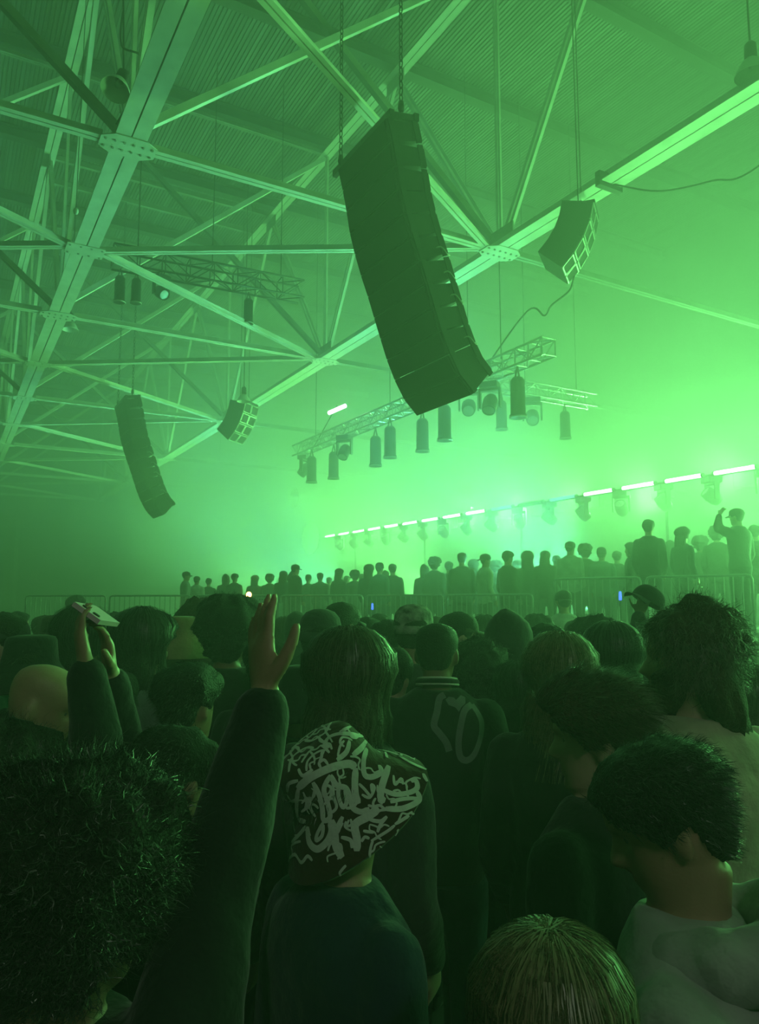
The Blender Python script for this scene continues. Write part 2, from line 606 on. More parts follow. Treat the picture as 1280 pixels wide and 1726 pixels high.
A_U, A_P, A_Z = 7.045, 4.125, EYE + 5.5
line_array(A_U, A_P, A_Z, 'large black curved line array hanging in front of the roof truss')
hoist('chain_hoist', V(A_U + 1.33, A_P + 0.10, ROOF_Z - 0.31), V(A_U + 1.33, A_P + 0.10, A_Z + 0.06), 'long steel chain holding the far end of the big line array')
hoist('chain_hoist', V(A_U + 0.03, A_P + 0.23, ROOF_Z - 0.31), V(A_U + 0.03, A_P + 0.23, A_Z + 0.08), 'steel chain and hook above the near end of the big line array')
B_U = 20.9
line_array(B_U, 4.0, A_Z - 0.1, 'distant curved line array hanging beyond the crowd, faded by haze')
hoist('chain_hoist', V(B_U + 1.33, 4.1, ROOF_Z - 0.31), V(B_U + 1.33, 4.1, A_Z - 0.04), 'thin chain on the outer end of the distant line array')
hoist('chain_hoist', V(B_U + 0.03, 4.23, ROOF_Z - 0.31), V(B_U + 0.03, 4.23, A_Z - 0.02), 'thin chain on the inner end of the distant line array')
# beams between the trusses that carry the hoists
for uu in (A_U + 0.03, A_U + 1.33, B_U + 0.03, B_U + 1.33):
    MB(bo).beam(V(uu, 1.82, ROOF_Z - 0.24), V(uu, 8.10, ROOF_Z - 0.24), 0.1, 0.14).build('hoist_beam', M['steel_dark'], brace)


# ---- side fill clusters
def side_fill(c, ang_deg, label, s=1.0, n=4):
    """small curved cluster; front (two framed grilles per box) looks along ang_deg"""
    root = tag(empty('side_fill_array', c), label, 'speaker array')
    c = Vector(c)
    f = Vector((cos(radians(ang_deg)), sin(radians(ang_deg)), 0))
    w = Vector((-f.y, f.x, 0))
    h, D, W = 0.30 * s, 0.50 * s, 0.74 * s
    pos, tilt = Vector((0, 0, 0)), 0.05
    for k in range(n):
        tilt += 0.17
        dn = (Vector((0, 0, -1)) * cos(tilt) - f * sin(tilt)).normalized()
        fr = (f * cos(tilt) - Z3 * sin(tilt)).normalized()
        mid = c + pos + dn * h / 2 - fr * D / 2
        mb = MB(c)
        mb.box(mid, D, W, h - 0.012, fr, w, dn)
        b = mb.build('cabinet', M['black'], root)
        for sg in (-1, 1):
            fm = c + pos + dn * h / 2 + w * sg * W * 0.25
            ww, hh = W * 0.44, h * 0.84
            mb = MB(c)
            t = 0.022
            for a_, b_ in (((-1, -1), (1, -1)), ((1, -1), (1, 1)), ((1, 1), (-1, 1)), ((-1, 1), (-1, -1))):
                mb.beam(fm + w * a_[0] * ww / 2 + dn * a_[1] * hh / 2 + fr * 0.008, fm + w * b_[0] * ww / 2 + dn * b_[1] * hh / 2 + fr * 0.008, t, 0.02, fr)
            g = mb.build('grille_frame', M['frame_grey'], b)
            mb = MB(c)
            mb.box(fm + fr * 0.004, ww - t, 0.006, hh - t, w, fr, dn)
            mb.build('grille', M['grille'], b)
        pos = pos + dn * h
    mb = MB(c)
    mb.box(c - f * D * 0.5 + Z3 * 0.03, D * 1.1, W * 0.8, 0.05, f, w)
    mb.build('fly_frame', M['black_metal'], root)
    for sg in (-1, 1):
        q = c - f * D * 0.5 + w * sg * W * 0.3 + Z3 * 0.05
        MB(c).tube([q, Vector((q.x, q.y, ROOF_Z - 0.02))], 0.008, 6).build('suspension_wire', M['black_metal'], root)
    return root


side_fill(at(1004, 356, 10.6), -22, 'small speaker cluster with pale framed grilles beside the bolted truss joint', 0.88, 4)
side_fill(at(425, 682, 21.0), -22, 'small distant speaker cluster hung below the far truss', 1.0, 4)


# ---- lighting trusses
def box_truss(name, a, b, label, w=0.30, r=0.025, hang=True, cat='lighting truss', m='alu'):
    a, b = Vector(a), Vector(b)
    root = tag(empty(name, a), label, cat)
    d = (b - a)
    L = d.length
    d.normalize()
    s = d.cross(Z3).normalized()
    n = s.cross(d).normalized()
    cs = [(s * i + n * j) * w / 2 for i in (-1, 1) for j in (-1, 1)]
    for c in cs:
        MB(a).tube([a + c, b + c], r, 8).build('chord', M[m], root, True)
    k = max(2, int(L / w / 1.2))
    mb = MB(a)
    for i in range(k):
        q0, q1 = a + d * (L * i / k), a + d * (L * (i + 1) / k)
        for c1, c2 in ((0, 1), (2, 3), (0, 2), (1, 3)):
            e, g = (cs[c1], cs[c2]) if i % 2 else (cs[c2], cs[c1])
            mb.tube([q0 + e, q1 + g], r * 0.5, 5, False)
            mb.tube([q0 + cs[c1], q0 + cs[c2]], r * 0.5, 5, False)
    mb.build('lacing', M[m], root)
    if hang:
        for t in (0.12, 0.5, 0.88):
            q = a + d * L * t + n * w / 2
            MB(a).tube([q, Vector((q.x, q.y, ROOF_Z - 0.02))], 0.010, 6).build('suspension_wire', M['black_metal'], root)
    return root


LT_P, LT_Z = 8.9, EYE + 4.35
box_truss('lighting_truss', V(9.6, LT_P, LT_Z), V(20.4, LT_P, LT_Z), 'aluminium lighting truss with hanging spotlights behind the big line array')
box_truss('lighting_truss', V(13.0, LT_P + 0.3, LT_Z + 0.4), V(13.0, 13.4, LT_Z + 0.4), 'short aluminium cross truss reaching from the stage edge truss over the stage')
la, lb_ = atz(190, 432, EYE + 7.0), atz(508, 492, EYE + 7.0)
box_truss('lighting_truss', la, lb_, 'dark box truss hung across the hall beyond the steep chord', 0.40, m='black_metal')


def moving_head(name, top, aim, label, s=1.0, group=None, lit=True):
    """hangs from `top`: base box, yoke with two arms, barrel head with a lens"""
    top = Vector(top)
    root = tag(empty(name, top), label, 'stage light', group)
    aim = Vector(aim).normalized()
    f = Vector((aim.x, aim.y, 0)).normalized()
    w = Vector((-f.y, f.x, 0))
    MB(top).box(top - Z3 * 0.05 * s, 0.26 * s, 0.30 * s, 0.10 * s, f, w).build('base', M['black_metal'], root)
    mb = MB(top)
    hc = top - Z3 * 0.36 * s
    for sg in (-1, 1):
        mb.box(hc + w * sg * 0.17 * s + Z3 * 0.10 * s, 0.09 * s, 0.03 * s, 0.34 * s, f, w)
    mb.box(top - Z3 * 0.12 * s, 0.1 * s, 0.36 * s, 0.04 * s, f, w)
    mb.build('yoke', M['black_metal'], root)
    mb = MB(top)
    mb.lathe(hc, [(0.0, -0.17 * s), (0.09 * s, -0.16 * s), (0.125 * s, -0.08 * s), (0.13 * s, 0.06 * s), (0.115 * s, 0.17 * s), (0.10 * s, 0.175 * s), (0.098 * s, 0.15 * s), (0.0, 0.15 * s)], 16, aim)
    h = mb.build('head', M['black_metal'], root, True)
    mb = MB(top)
    mb.lathe(hc, [(0.0, 0.156 * s), (0.06 * s, 0.160 * s), (0.096 * s, 0.155 * s)], 16, aim)
    mb.build('lens', M['lens'] if lit else M['frame_grey'], h, True)
    return root


def par_can(name, top, label, s=1.0, group=None, dirn=(0, 0, -1)):
    """cylindrical spotlight hanging from a clamp"""
    top = Vector(top)
    root = tag(empty(name, top), label, 'stage light', group)
    d = Vector(dirn).normalized()
    c = top - Z3 * 0.16 * s
    mb = MB(top)
    mb.lathe(c, [(0.0, 0.0), (0.07 * s, 0.01 * s), (0.105 * s, 0.06 * s), (0.11 * s, 0.55 * s), (0.125 * s, 0.56 * s), (0.125 * s, 0.60 * s), (0.10 * s, 0.60 * s), (0.0, 0.57 * s)], 16, d)
    mb.build('housing', M['black_metal'], root, True)
    mb = MB(top)
    mb.lathe(c, [(0.125 * s, 0.585 * s), (0.132 * s, 0.585 * s), (0.132 * s, 0.605 * s), (0.12 * s, 0.605 * s)], 16, d)
    mb.build('rim', M['frame_grey'], root, True)
    mb = MB(top)
    s_ = d.orthogonal().normalized()
    for sg in (-1, 1):
        mb.beam(top, c + s_ * sg * 0.12 * s + d * 0.25 * s, 0.03 * s, 0.008)
    mb.build('bracket', M['black_metal'], root)
    return root


pu = [10.3, 11.4, 12.6, 13.8, 14.8, 15.9, 17.1, 18.2, 19.1, 20.1]
for i, uu in enumerate(pu):
    top = V(uu, LT_P + (0.12 if i % 2 else -0.12), LT_Z - 0.175)
    if i in (1, 6, 9):
        moving_head('moving_head', top, -P3 * 0.4 + U3 * (0.6 if i == 9 else -0.3) - Z3 * 0.7, ORD[i] + ' fixture from the near end of the stage edge truss, a moving head', 1.15, 'fixtures on the stage edge truss', False)
    else:
        par_can('beam_light', top, ORD[i] + ' fixture from the near end of the stage edge truss, a cylinder light', 1.25, 'fixtures on the stage edge truss')
for i, pp in enumerate((9.7, 10.6, 11.5, 12.5)):
    top = V(13.0, pp, LT_Z + 0.4 - 0.175)
    if i % 2:
        par_can('beam_light', top, ORD[i] + ' fixture on the short cross truss over the stage, a cylinder light', 1.1, 'fixtures on the cross truss')
    else:
        moving_head('moving_head', top, -U3 * 0.5 - P3 * 0.4 - Z3 * 0.5, ORD[i] + ' fixture on the short cross truss over the stage, a moving head', 1.2, 'fixtures on the cross truss', False)
for i, t in enumerate((0.04, 0.24, 0.70)):
    q = la + (lb_ - la) * t - Z3 * 0.235
    if i == 1:
        moving_head('moving_head', q, (0.6, -0.5, -0.5), 'moving head with a pale lens under the dark box truss', 1.0, None, False)
        par_can('beam_light', q + (lb_ - la).normalized() * -0.5, 'cylinder light beside the moving head under the dark box truss', 0.9)
    else:
        par_can('beam_light', q, ('cylinder light at the chord end of the dark box truss', '', 'cylinder light near the far end of the dark box truss')[i], 0.95)
# a lone lit tube at the far end of the stage edge truss
q0, q1 = at(555, 696, 19.3), at(582, 684, 18.7)
t0 = tag(empty('light_tube', q0), 'single lit white tube under the stage edge truss beside the big line array', 'light tube')
MB(q0).tube([q0, q1], 0.05, 10).build('tube', M['tube'], t0, True)
MB(q0).tube([(q0 + q1) / 2, Vector((q0 + q1) / 2) + Z3 * 0.1, V(19.3, LT_P, LT_Z - 0.12)], 0.014, 6).build('bracket', M['black_metal'], t0)


# ---- unlit bell lamps under the roof
def bell_lamp(c, label, s=1.0, tilt=(0, 0, 1), hang_to=None):
    c = Vector(c)
    root = tag(empty('bell_lamp', c), label, 'pendant lamp')
    ax = Vector(tilt).normalized()
    prof = [(0.185, 0.0), (0.19, 0.006), (0.178, 0.03), (0.145, 0.10), (0.105, 0.165), (0.06, 0.205), (0.055, 0.20), (0.10, 0.155), (0.138, 0.095), (0.172, 0.028), (0.185, 0.0)]
    MB(c).lathe(c, [(r * s, z * s) for r, z in prof], 28, ax).build('shade', M['enamel'], root, True)
    MB(c).lathe(c, [(0.0, 0.10 * s), (0.03 * s, 0.102 * s), (0.042 * s, 0.13 * s), (0.03 * s, 0.18 * s), (0.02 * s, 0.21 * s)], 14, ax).build('bulb', M['frame_grey'], root, True)
    MB(c).lathe(c, [(0.062 * s, 0.19 * s), (0.07 * s, 0.22 * s), (0.065 * s, 0.38 * s), (0.03 * s, 0.42 * s), (0.0, 0.42 * s)], 14, ax).build('ballast_housing', M['black_metal'], root, True)
    top = c + ax * 0.42 * s
    MB(c).tube([top - ax * 0.02, (top + (hang_to or top)) / 2, hang_to or Vector((top.x, top.y, ROOF_Z))], 0.012, 6).build('stem', M['black_metal'], root)
    return root


bell_lamp(at(194, 152, 9.0), 'bell lamp with a glassy reflector hanging beside the near end of the steep chord', 1.0, (0.12, 0.42, 1.0), V(10.1, 1.70, EYE + 8.6))
bell_lamp(at(118, 556, 17.2), 'small bell lamp under the steep chord halfway down', 1.0)
bell_lamp(at(1268, 128, 8.4), 'bell lamp with a bright rim above the chord by the stage corner', 1.05)
bell_lamp(at(411, 677, 20.2), 'distant bell lamp just above the small far speaker cluster', 1.0)
b0 = at(128, 356, 12.0)
sm = tag(empty('bare_bulb', b0), 'tiny bare bulb on a thin wire beside the steep chord', 'light bulb')
MB(b0).ellipsoid(b0, 0.045, 0.045, 0.06).build('bulb', M['enamel'], sm, True)
MB(b0).tube([b0 + Z3 * 0.05, Vector((b0.x, b0.y, ROOF_Z))], 0.007, 5).build('wire', M['black_metal'], sm)


# ---- cables
def cable(label, pts, r=0.012, n=24, sag=0.0):
    pts = [Vector(q) for q in pts]
    out = []
    for i in range(len(pts) - 1):
        p0, p1, p2, p3 = pts[max(i - 1, 0)], pts[i], pts[i + 1], pts[min(i + 2, len(pts) - 1)]
        for k in range(8):
            t = k / 8
            out.append(0.5 * (2 * p1 + (p2 - p0) * t + (2 * p0 - 5 * p1 + 4 * p2 - p3) * t * t + (3 * p1 - p0 - 3 * p2 + p3) * t ** 3))
    out.append(pts[-1])
    mb = MB(pts[0])
    mb.tube(out, r, 6)
    return tag(mb.build('cable', M['cable'], None, True), label, 'cable')


spl = V(7.39, 8.10, CH_Z - 0.03)
cable('black cable swagging away from the chord clamp towards the bell lamp', [spl + Z3 * 0.05, at(1110, 322, 10.2), at(1200, 305, 9.6), at(1285, 276, 8.9), V(3.2, 8.5, CH_Z + 0.02)], 0.012)
cable('black cable drooping from the small speaker cluster to the stage truss', [at(968, 466, 10.62), at(960, 490, 11.1), at(930, 515, 12.0), at(918, 532, 12.5), at(890, 524, 12.9), V(11.3, LT_P, LT_Z + 0.15)], 0.016)
cable('black power cable looping beside the near bell lamp', [V(9.9, 1.66, CH_Z + 0.25), at(246, 120, 9.2), at(236, 92, 9.1), at(205, 76, 9.0), V(10.3, 1.75, EYE + 8.2)], 0.014)
clamp = tag(MB(spl).box(spl + Z3 * 0.06, 0.46, 0.09, 0.22, P3, U3).build('chord_clamp', M['black_metal']), 'black clamp wrapped round the chord above the stage corner', 'clamp')


# ---- row of light tubes with wash heads under them
LED_N0, LED_N1 = -6, 16
rail_a, rail_b = V(LED_U0 + LED_N0 * LED_PITCH - 0.5, LED_P + 0.12, LED_Z - 0.02), V(LED_U0 + LED_N1 * LED_PITCH + 0.3, LED_P + 0.12, LED_Z - 0.02)
lr = tag(empty('light_rail', rail_a), 'long dark rail carrying the row of light tubes above the stage', 'lighting rail')
MB(rail_a).tube([rail_a, rail_b], 0.04, 8).build('pipe', M['black_metal'], lr, True)
for k in range(0, 23, 4):
    q = V(LED_U0 + (LED_N0 + k) * LED_PITCH - 0.17, LED_P + 0.20, 0)
    MB(rail_a).tube([Vector((q.x, q.y, 0.5)), Vector((q.x, q.y, LED_Z + 0.1))], 0.035, 8).build('upright', M['black_metal'], lr)
for k in range(LED_N0, LED_N1):
    a = V(LED_U0 + k * LED_PITCH, LED_P, LED_Z)
    b = V(LED_U0 + k * LED_PITCH + LED_LEN, LED_P, LED_Z)
    if k >= -1:
        n = k + 1
        lab = ('unlit ' if k == 5 else 'dim bluish ' if k in (4, 6) else 'bright white ') + 'light tube, ' + ORD[n] + ' in the stage row counted from the nearest end'
        t = tag(empty('light_tube', a), lab, 'light tube', 'light tubes along the stage row')
        MB(a).tube([a, b], 0.045, 10).build('tube', M['tube_off'] if k == 5 else M['tube_dim'] if k in (4, 6) else M['tube'], t, True)
        for e, s in ((a, -1), (b, 1)):
            MB(a).tube([e - U3 * 0.0, e + U3 * s * 0.05], 0.052, 10).build('end_cap', M['black_metal'], t)
        for f in (0.2, 0.8):
            q = a + (b - a) * f
            MB(a).beam(q, q + P3 * 0.12, 0.04, 0.03).build('clip', M['black_metal'], t)
        hq = V(LED_U0 + k * LED_PITCH - 0.17, LED_P + 0.12, LED_Z - 0.065)
        moving_head('moving_head', hq, -P3 * 0.55 + Z3 * (0.45 if k % 2 else 0.75) + U3 * (0.25 if k % 3 else -0.3), ORD[n] + ' moving head in the stage row counted from the nearest end', 1.25, 'moving heads under the tube row', False)

# wash fixtures on the wall behind the stage and beams from the row
for k in range(WASH_N):
    uu = WASH_U0 + WASH_DU * k
    q = V(uu, P_STAGE - 1.55, EYE + 3.4)
    w_ = tag(empty('wash_light', q), ORD[k] + ' green wash fixture bracketed to the stage wall counted from the near end', 'stage light', 'wash fixtures on the stage wall')
    MB(q).box(q + P3 * 0.22, 0.24, 0.7, 0.5, P3, U3).build('housing', M['black_metal'], w_)
    MB(q).box(q + P3 * 0.09, 0.02, 0.6, 0.4, P3, U3).build('lens', M['lens'], w_)
    MB(q).beam(q + P3 * 0.3, q + P3 * 1.5, 0.08, 0.08).build('bracket', M['black_metal'], w_)

# ================================================================== raised viewing platform, barriers and stage floor
def flat(px, Y):
    return Vector(((px - CX) / FPX * Y, Y, 0))


EDGE_A = [flat(1900, 8.4), flat(1290, 10.0), flat(905, 12.6)]
EDGE_B = [flat(905, 12.9), flat(660, 15.4), flat(470, 16.4), flat(280, 17.0), flat(-60, 17.6)]
PLAT_A, PLAT_B = 1.20, 0.95


def prism(name, pts, z0, z1, m, parent=None, o=None):
    mb = MB(o or pts[0])
    mb.loft([[Vector((q.x, q.y, z0)) for q in pts], [Vector((q.x, q.y, z1)) for q in pts]])
    ob = mb.build(name, m, parent)
    fix_normals(ob.data)
    return ob


far_a = [V(9.2, 20.6, 0), V(-8.0, 20.6, 0)]
pa_ = tag(empty('platform', EDGE_A[0]), 'taller black platform under the people by the stage corner', 'platform', kind='structure')
prism('platform_top', EDGE_A + far_a, PLAT_A - 0.09, PLAT_A, M['deckboard'], pa_, EDGE_A[0])
ia = [q + (Vector((0, 1, 0)) * 0.12) for q in EDGE_A] + [q - P3 * 0.2 for q in far_a]
prism('platform_skirt', ia, 0.0, PLAT_A - 0.09, M['black'], pa_, EDGE_A[0])
far_b = [V(34.0, 10.0, 0), V(34.0, 20.6, 0), V(9.3, 20.6, 0)]
pb_ = tag(empty('platform', EDGE_B[0]), 'lower black platform running along the far side of the crowd', 'platform', kind='structure')
prism('platform_top', EDGE_B + far_b, PLAT_B - 0.09, PLAT_B, M['deckboard'], pb_, EDGE_B[0])
ib = [q + Vector((0, 1, 0)) * 0.12 for q in EDGE_B] + [q - P3 * 0.2 for q in far_b]
prism('platform_skirt', ib, 0.0, PLAT_B - 0.09, M['black'], pb_, EDGE_B[0])
RISER = 0.24
rp = [flat(1480, 9.6), flat(1290, 10.45), flat(1030, 12.1), flat(1030, 14.5), V(2.0, 14.0, 0)]
rr_ = prism('stage_riser', rp, PLAT_A, PLAT_A + RISER, M['deckboard'])
tag(rr_, 'low black riser on the taller platform', 'platform', kind='structure')


def barrier(a, b, z0, label, h=1.03, n_bar=None):
    a, b = Vector((a.x, a.y, z0)), Vector((b.x, b.y, z0))
    d = (b - a)
    L = d.length
    d.normalize()
    root = tag(empty('crowd_barrier', a), label, 'barrier', 'steel barriers along the platform edge')
    e0, e1 = a + d * 0.03, b - d * 0.03
    mb = MB(a)
    mb.tube([e0 + Z3 * 0.12, e0 + Z3 * (h - 0.06), e0 + d * 0.02 + Z3 * (h - 0.015), e0 + d * 0.07 + Z3 * h, e1 - d * 0.07 + Z3 * h, e1 - d * 0.02 + Z3 * (h - 0.015), e1 + Z3 * (h - 0.06), e1 + Z3 * 0.12], 0.021, 8)
    mb.build('top_rail', M['galv'], root, True)
    MB(a).tube([e0 + Z3 * 0.13, e1 + Z3 * 0.13], 0.018, 8).build('bottom_rail', M['galv'], root, True)
    n_bar = n_bar or max(3, int(L / 0.125))
    bar = MB().tube([(0, 0, 0.13), (0, 0, h)], 0.009, 6).mesh('bar', M['galv'])
    for k in range(1, n_bar):
        o = link('bar', bar, root)
        o.location = d * (0.03 + (L - 0.06) * k / n_bar)
    s = Vector((-d.y, d.x, 0))
    for q in (e0 + d * 0.15, e1 - d * 0.15):
        mb = MB(a)
        mb.beam(q - s * 0.22 + Z3 * 0.012, q + s * 0.30 + Z3 * 0.012, 0.05, 0.024)
        mb.beam(q + Z3 * 0.01, q + Z3 * 0.13, 0.04, 0.04, (1, 0, 0))
        mb.build('foot', M['galv'], root)
    return root


def along(path, t):
    seg = [(path[i + 1] - path[i]).length for i in range(len(path) - 1)]
    for i, L in enumerate(seg):
        if t <= L or i == len(seg) - 1:
            return path[i].lerp(path[i + 1], min(1, t / L))
        t -= L


def run_barriers(path, z0, step, inset, word, start=0.0):
    tot = sum((path[i + 1] - path[i]).length for i in range(len(path) - 1))
    n = int((tot - start) / step)
    for k in range(n):
        a, b = along(path, start + k * step), along(path, start + k * step + step - 0.04)
        ins = Vector((0, inset, 0))
        barrier(a + ins, b + ins, z0, 'galvanised crowd barrier, ' + ORD[k] + ' along the ' + word)


run_barriers(EDGE_A[1:], PLAT_A, 1.62, 0.32, 'taller platform edge counted from the stage corner')
run_barriers(EDGE_B, PLAT_B, 2.05, 0.32, 'lower platform edge counted from the step')


# black speaker stack, sloping wedge, road case with an amber lamp
def cabinet_speaker(c, w, d, h, yaw, label):
    c = Vector(c)
    root = tag(empty('stage_speaker', c, yaw), label, 'loudspeaker')
    MB().box((0, 0, h / 2), w, d, h).build('cabinet', M['black'], root)
    MB().box((0, -d / 2 - 0.006, h * 0.5), w * 0.9, 0.012, h * 0.92).build('grille', M['grille'], root)
    MB().beam((-w * 0.3, 0, h + 0.012), (w * 0.3, 0, h + 0.012), 0.03, 0.024).build('handle', M['black_metal'], root)
    return root


cabinet_speaker(at(685, 990, 16.6).xy.to_3d() + Z3 * PLAT_B, 0.40, 0.40, 1.02, 0.2, 'upright black loudspeaker standing on the lower platform behind the barrier')
wc = at(560, 1000, 17.6)
wc.z = PLAT_B
wr_ = tag(empty('stage_wedge', wc), 'sloping black wedge monitor on the lower platform', 'loudspeaker')
mb = MB(wc)
prof = [(-0.42, 0.0), (0.46, 0.0), (0.20, 0.34), (-0.40, 0.36)]
mb.loft([[wc + Vector((x, -0.3, z + 0.0)) for x, z in prof], [wc + Vector((x, 0.3, z)) for x, z in prof]])
o = mb.build('cabinet', M['black'], wr_)
fix_normals(o.data)
MB(wc).box(wc + Vector((0.335, 0, 0.18)), 0.02, 0.52, 0.36, Vector((0.8, 0, 0.6)), Vector((0, 1, 0)), Vector((-0.6, 0, 0.8))).build('grille', M['grille'], wr_)
kc = at(432, 1000, 15.6)
kc.z = 0.0
rc = tag(empty('road_case', kc), 'tall black road case carrying the amber work lamp', 'case')
MB(kc).box(kc + Z3 * 0.98, 1.0, 0.5, 1.68).build('body', M['black'], rc)
for sx in (-1, 1):
    for sy in (-1, 1):
        MB(kc).beam(kc + Vector((sx * 0.49, sy * 0.24, 0.14)), kc + Vector((sx * 0.49, sy * 0.24, 1.83)), 0.04, 0.04, (1, 0, 0)).build('corner_trim', M['alu'], rc)
        MB(kc).lathe(kc + Vector((sx * 0.4, sy * 0.18 - 0.03, 0.07)), [(0.0, 0), (0.07, 0), (0.07, 0.05), (0.0, 0.05)], 12, (0, 1, 0)).build('caster', M['black_metal'], rc)
al = kc + Vector((-0.14, -0.05, 1.82))
lamp = tag(empty('work_lamp', al), 'small glowing amber work lamp on the road case', 'lamp')
MB(al).box(al + Z3 * 0.02, 0.16, 0.12, 0.04).build('base', M['black_metal'], lamp)
MB(al).tube([al + Z3 * 0.04, al + Z3 * 0.12], 0.014, 8).build('stem', M['black_metal'], lamp)
MB(al).ellipsoid(al + Z3 * 0.17, 0.055, 0.055, 0.06).build('bulb', M['amber'], lamp, True)
for k, (dx, w, h) in enumerate(((0.14, 0.16, 0.12), (0.32, 0.12, 0.09))):
    g = kc + Vector((dx, 0.0, 1.82))
    gb = tag(empty('control_box', g), ('silver control box beside the amber lamp', 'small silver box at the edge of the road case')[k], 'control box')
    MB(g).box(g + Z3 * h / 2, w, 0.14, h).build('case', M['alu'], gb)
    for i in range(3):
        MB(g).lathe(g + Vector((-w * 0.3 + i * w * 0.3, -0.07, h * 0.6)), [(0.0, 0.012), (0.014, 0.012), (0.014, 0.0)], 8, (0, -1, 0)).build('knob', M['black_metal'], gb)
for k, (px, py, Y, lb) in enumerate(((1046, 1004, 10.6, 'small blue indicator light behind the barrier by the stage corner'), (628, 1022, 14.6, 'small blue indicator light below the lower platform barrier'))):
    q = at(px, py, Y)
    b = tag(empty('indicator_light', q), lb, 'light')
    MB(q).lathe(q, [(0.0, 0.06), (0.015, 0.055), (0.02, 0.0), (0.02, -0.06), (0.0, -0.07)], 10).build('lens', M['bluelamp'], b, True)
    zb = (PLAT_A if k == 0 else 0.0)
    MB(q).tube([q - Z3 * 0.06, Vector((q.x, q.y, zb))], 0.012, 6).build('stand', M['black_metal'], b)
sg = V(U_FAR - 0.2, 0, 0)
sgp = at(376, 944, 40.0)
sn = tag(empty('wall_sign', sgp), 'faint pale rectangular board hanging over the far crowd', 'sign')
MB(sgp).box(sgp, 0.9, 0.06, 0.42).build('board', M['enamel'], sn)
MB(sgp).tube([sgp + Vector((-0.3, 0, 0.2)), Vector((sgp.x - 0.3, sgp.y, ROOF_Z))], 0.012, 5).build('wire', M['black_metal'], sn)
MB(sgp).tube([sgp + Vector((0.3, 0, 0.2)), Vector((sgp.x + 0.3, sgp.y, ROOF_Z))], 0.012, 5).build('wire', M['black_metal'], sn)

# ================================================================== people
def cloth(name, col, var=0.2):
    return mat(name, col, 0.85, 0, var, 9.0, 0.35, 26.0, sheen=0.15, spec=0.2)


SKIN = {'fair': mat('fair_skin', (0.50, 0.33, 0.26), 0.5, 0, 0.08, 20, 0.06, 200), 'tan': mat('tan_skin', (0.36, 0.22, 0.15), 0.5, 0, 0.08, 20, 0.06, 200),
        'brown': mat('brown_skin', (0.20, 0.115, 0.075), 0.5, 0, 0.08, 20, 0.06, 200)}
HAIR = {'black': mat('black_hair', (0.012, 0.010, 0.009), 0.62, 0, 0.45, 70, 0.6, 160, spec=0.25), 'brown': mat('brown_hair', (0.045, 0.028, 0.018), 0.62, 0, 0.45, 70, 0.6, 160, spec=0.25),
        'light': mat('light_brown_hair', (0.10, 0.07, 0.04), 0.62, 0, 0.45, 70, 0.6, 160, spec=0.25), 'blond': mat('blond_hair', (0.36, 0.26, 0.13), 0.62, 0, 0.45, 70, 0.6, 160, spec=0.25)}
CL = {'black': cloth('black_cloth', (0.012, 0.012, 0.014)), 'navy': cloth('navy_cloth', (0.012, 0.02, 0.045)), 'grey': cloth('grey_cloth', (0.13, 0.14, 0.15)),
      'charcoal': cloth('charcoal_cloth', (0.035, 0.036, 0.038)), 'beige': cloth('beige_cloth', (0.40, 0.35, 0.27)), 'white': cloth('pale_cloth', (0.48, 0.48, 0.46)),
      'olive': cloth('olive_cloth', (0.06, 0.065, 0.04)), 'rust': cloth('rust_cloth', (0.14, 0.05, 0.03)), 'tan': cloth('tan_cloth', (0.26, 0.19, 0.11)),
      'denim': cloth('denim_cloth', (0.03, 0.045, 0.08)), 'maroon': cloth('dark_maroon_cloth', (0.045, 0.012, 0.014)), 'teal': cloth('teal_cloth', (0.03, 0.09, 0.09)),
      'hoodie': cloth('light_grey_fleece', (0.36, 0.36, 0.35)), 'stripe': cloth('cream_knit', (0.55, 0.55, 0.5)), 'ink': cloth('white_ink', (0.58, 0.58, 0.56), 0.08),
      'print': cloth('faded_grey_print', (0.17, 0.18, 0.18), 0.1)}
RIM_STRAND = {'black': mat('black_hair_rim_strand', (0.028, 0.025, 0.023), 0.42, 0, 0.3, 70, spec=0.9), 'brown': mat('brown_hair_rim_strand', (0.075, 0.052, 0.036), 0.40, 0, 0.3, 70, spec=0.9),  # strand colours lightened beyond the hair so its edges look rim-lit
          'light': mat('light_brown_hair_rim_strand', (0.20, 0.14, 0.085), 0.40, 0, 0.3, 70, spec=0.9), 'blond': mat('blond_hair_rim_strand', (0.55, 0.42, 0.25), 0.38, 0, 0.3, 70, spec=0.9)}
M['eye'] = mat('eye_white', (0.16, 0.15, 0.14), 0.2, 0, 0.02, 5)


def lerp_tab(tab, z):
    if z <= tab[0][0]:
        return tab[0][1:]
    for a, b in zip(tab, tab[1:]):
        if z <= b[0]:
            t = (z - a[0]) / (b[0] - a[0])
            t = t * t * (3 - 2 * t) * 0.5 + t * 0.5
            return tuple(x + (y - x) * t for x, y in zip(a[1:], b[1:]))
    return tab[-1][1:]


# z, front, back, half width
HEAD = [(-0.120, 0.045, 0.010, 0.018), (-0.112, 0.072, -0.015, 0.036), (-0.098, 0.080, -0.035, 0.047), (-0.080, 0.079, -0.050, 0.055), (-0.060, 0.083, -0.062, 0.061),
        (-0.035, 0.084, -0.078, 0.067), (-0.008, 0.086, -0.090, 0.072), (0.015, 0.085, -0.097, 0.0745), (0.035, 0.092, -0.101, 0.076), (0.060, 0.090, -0.101, 0.0765),
        (0.083, 0.079, -0.094, 0.072), (0.101, 0.058, -0.076, 0.059), (0.112, 0.032, -0.050, 0.040), (0.118, 0.005, -0.022, 0.016)]


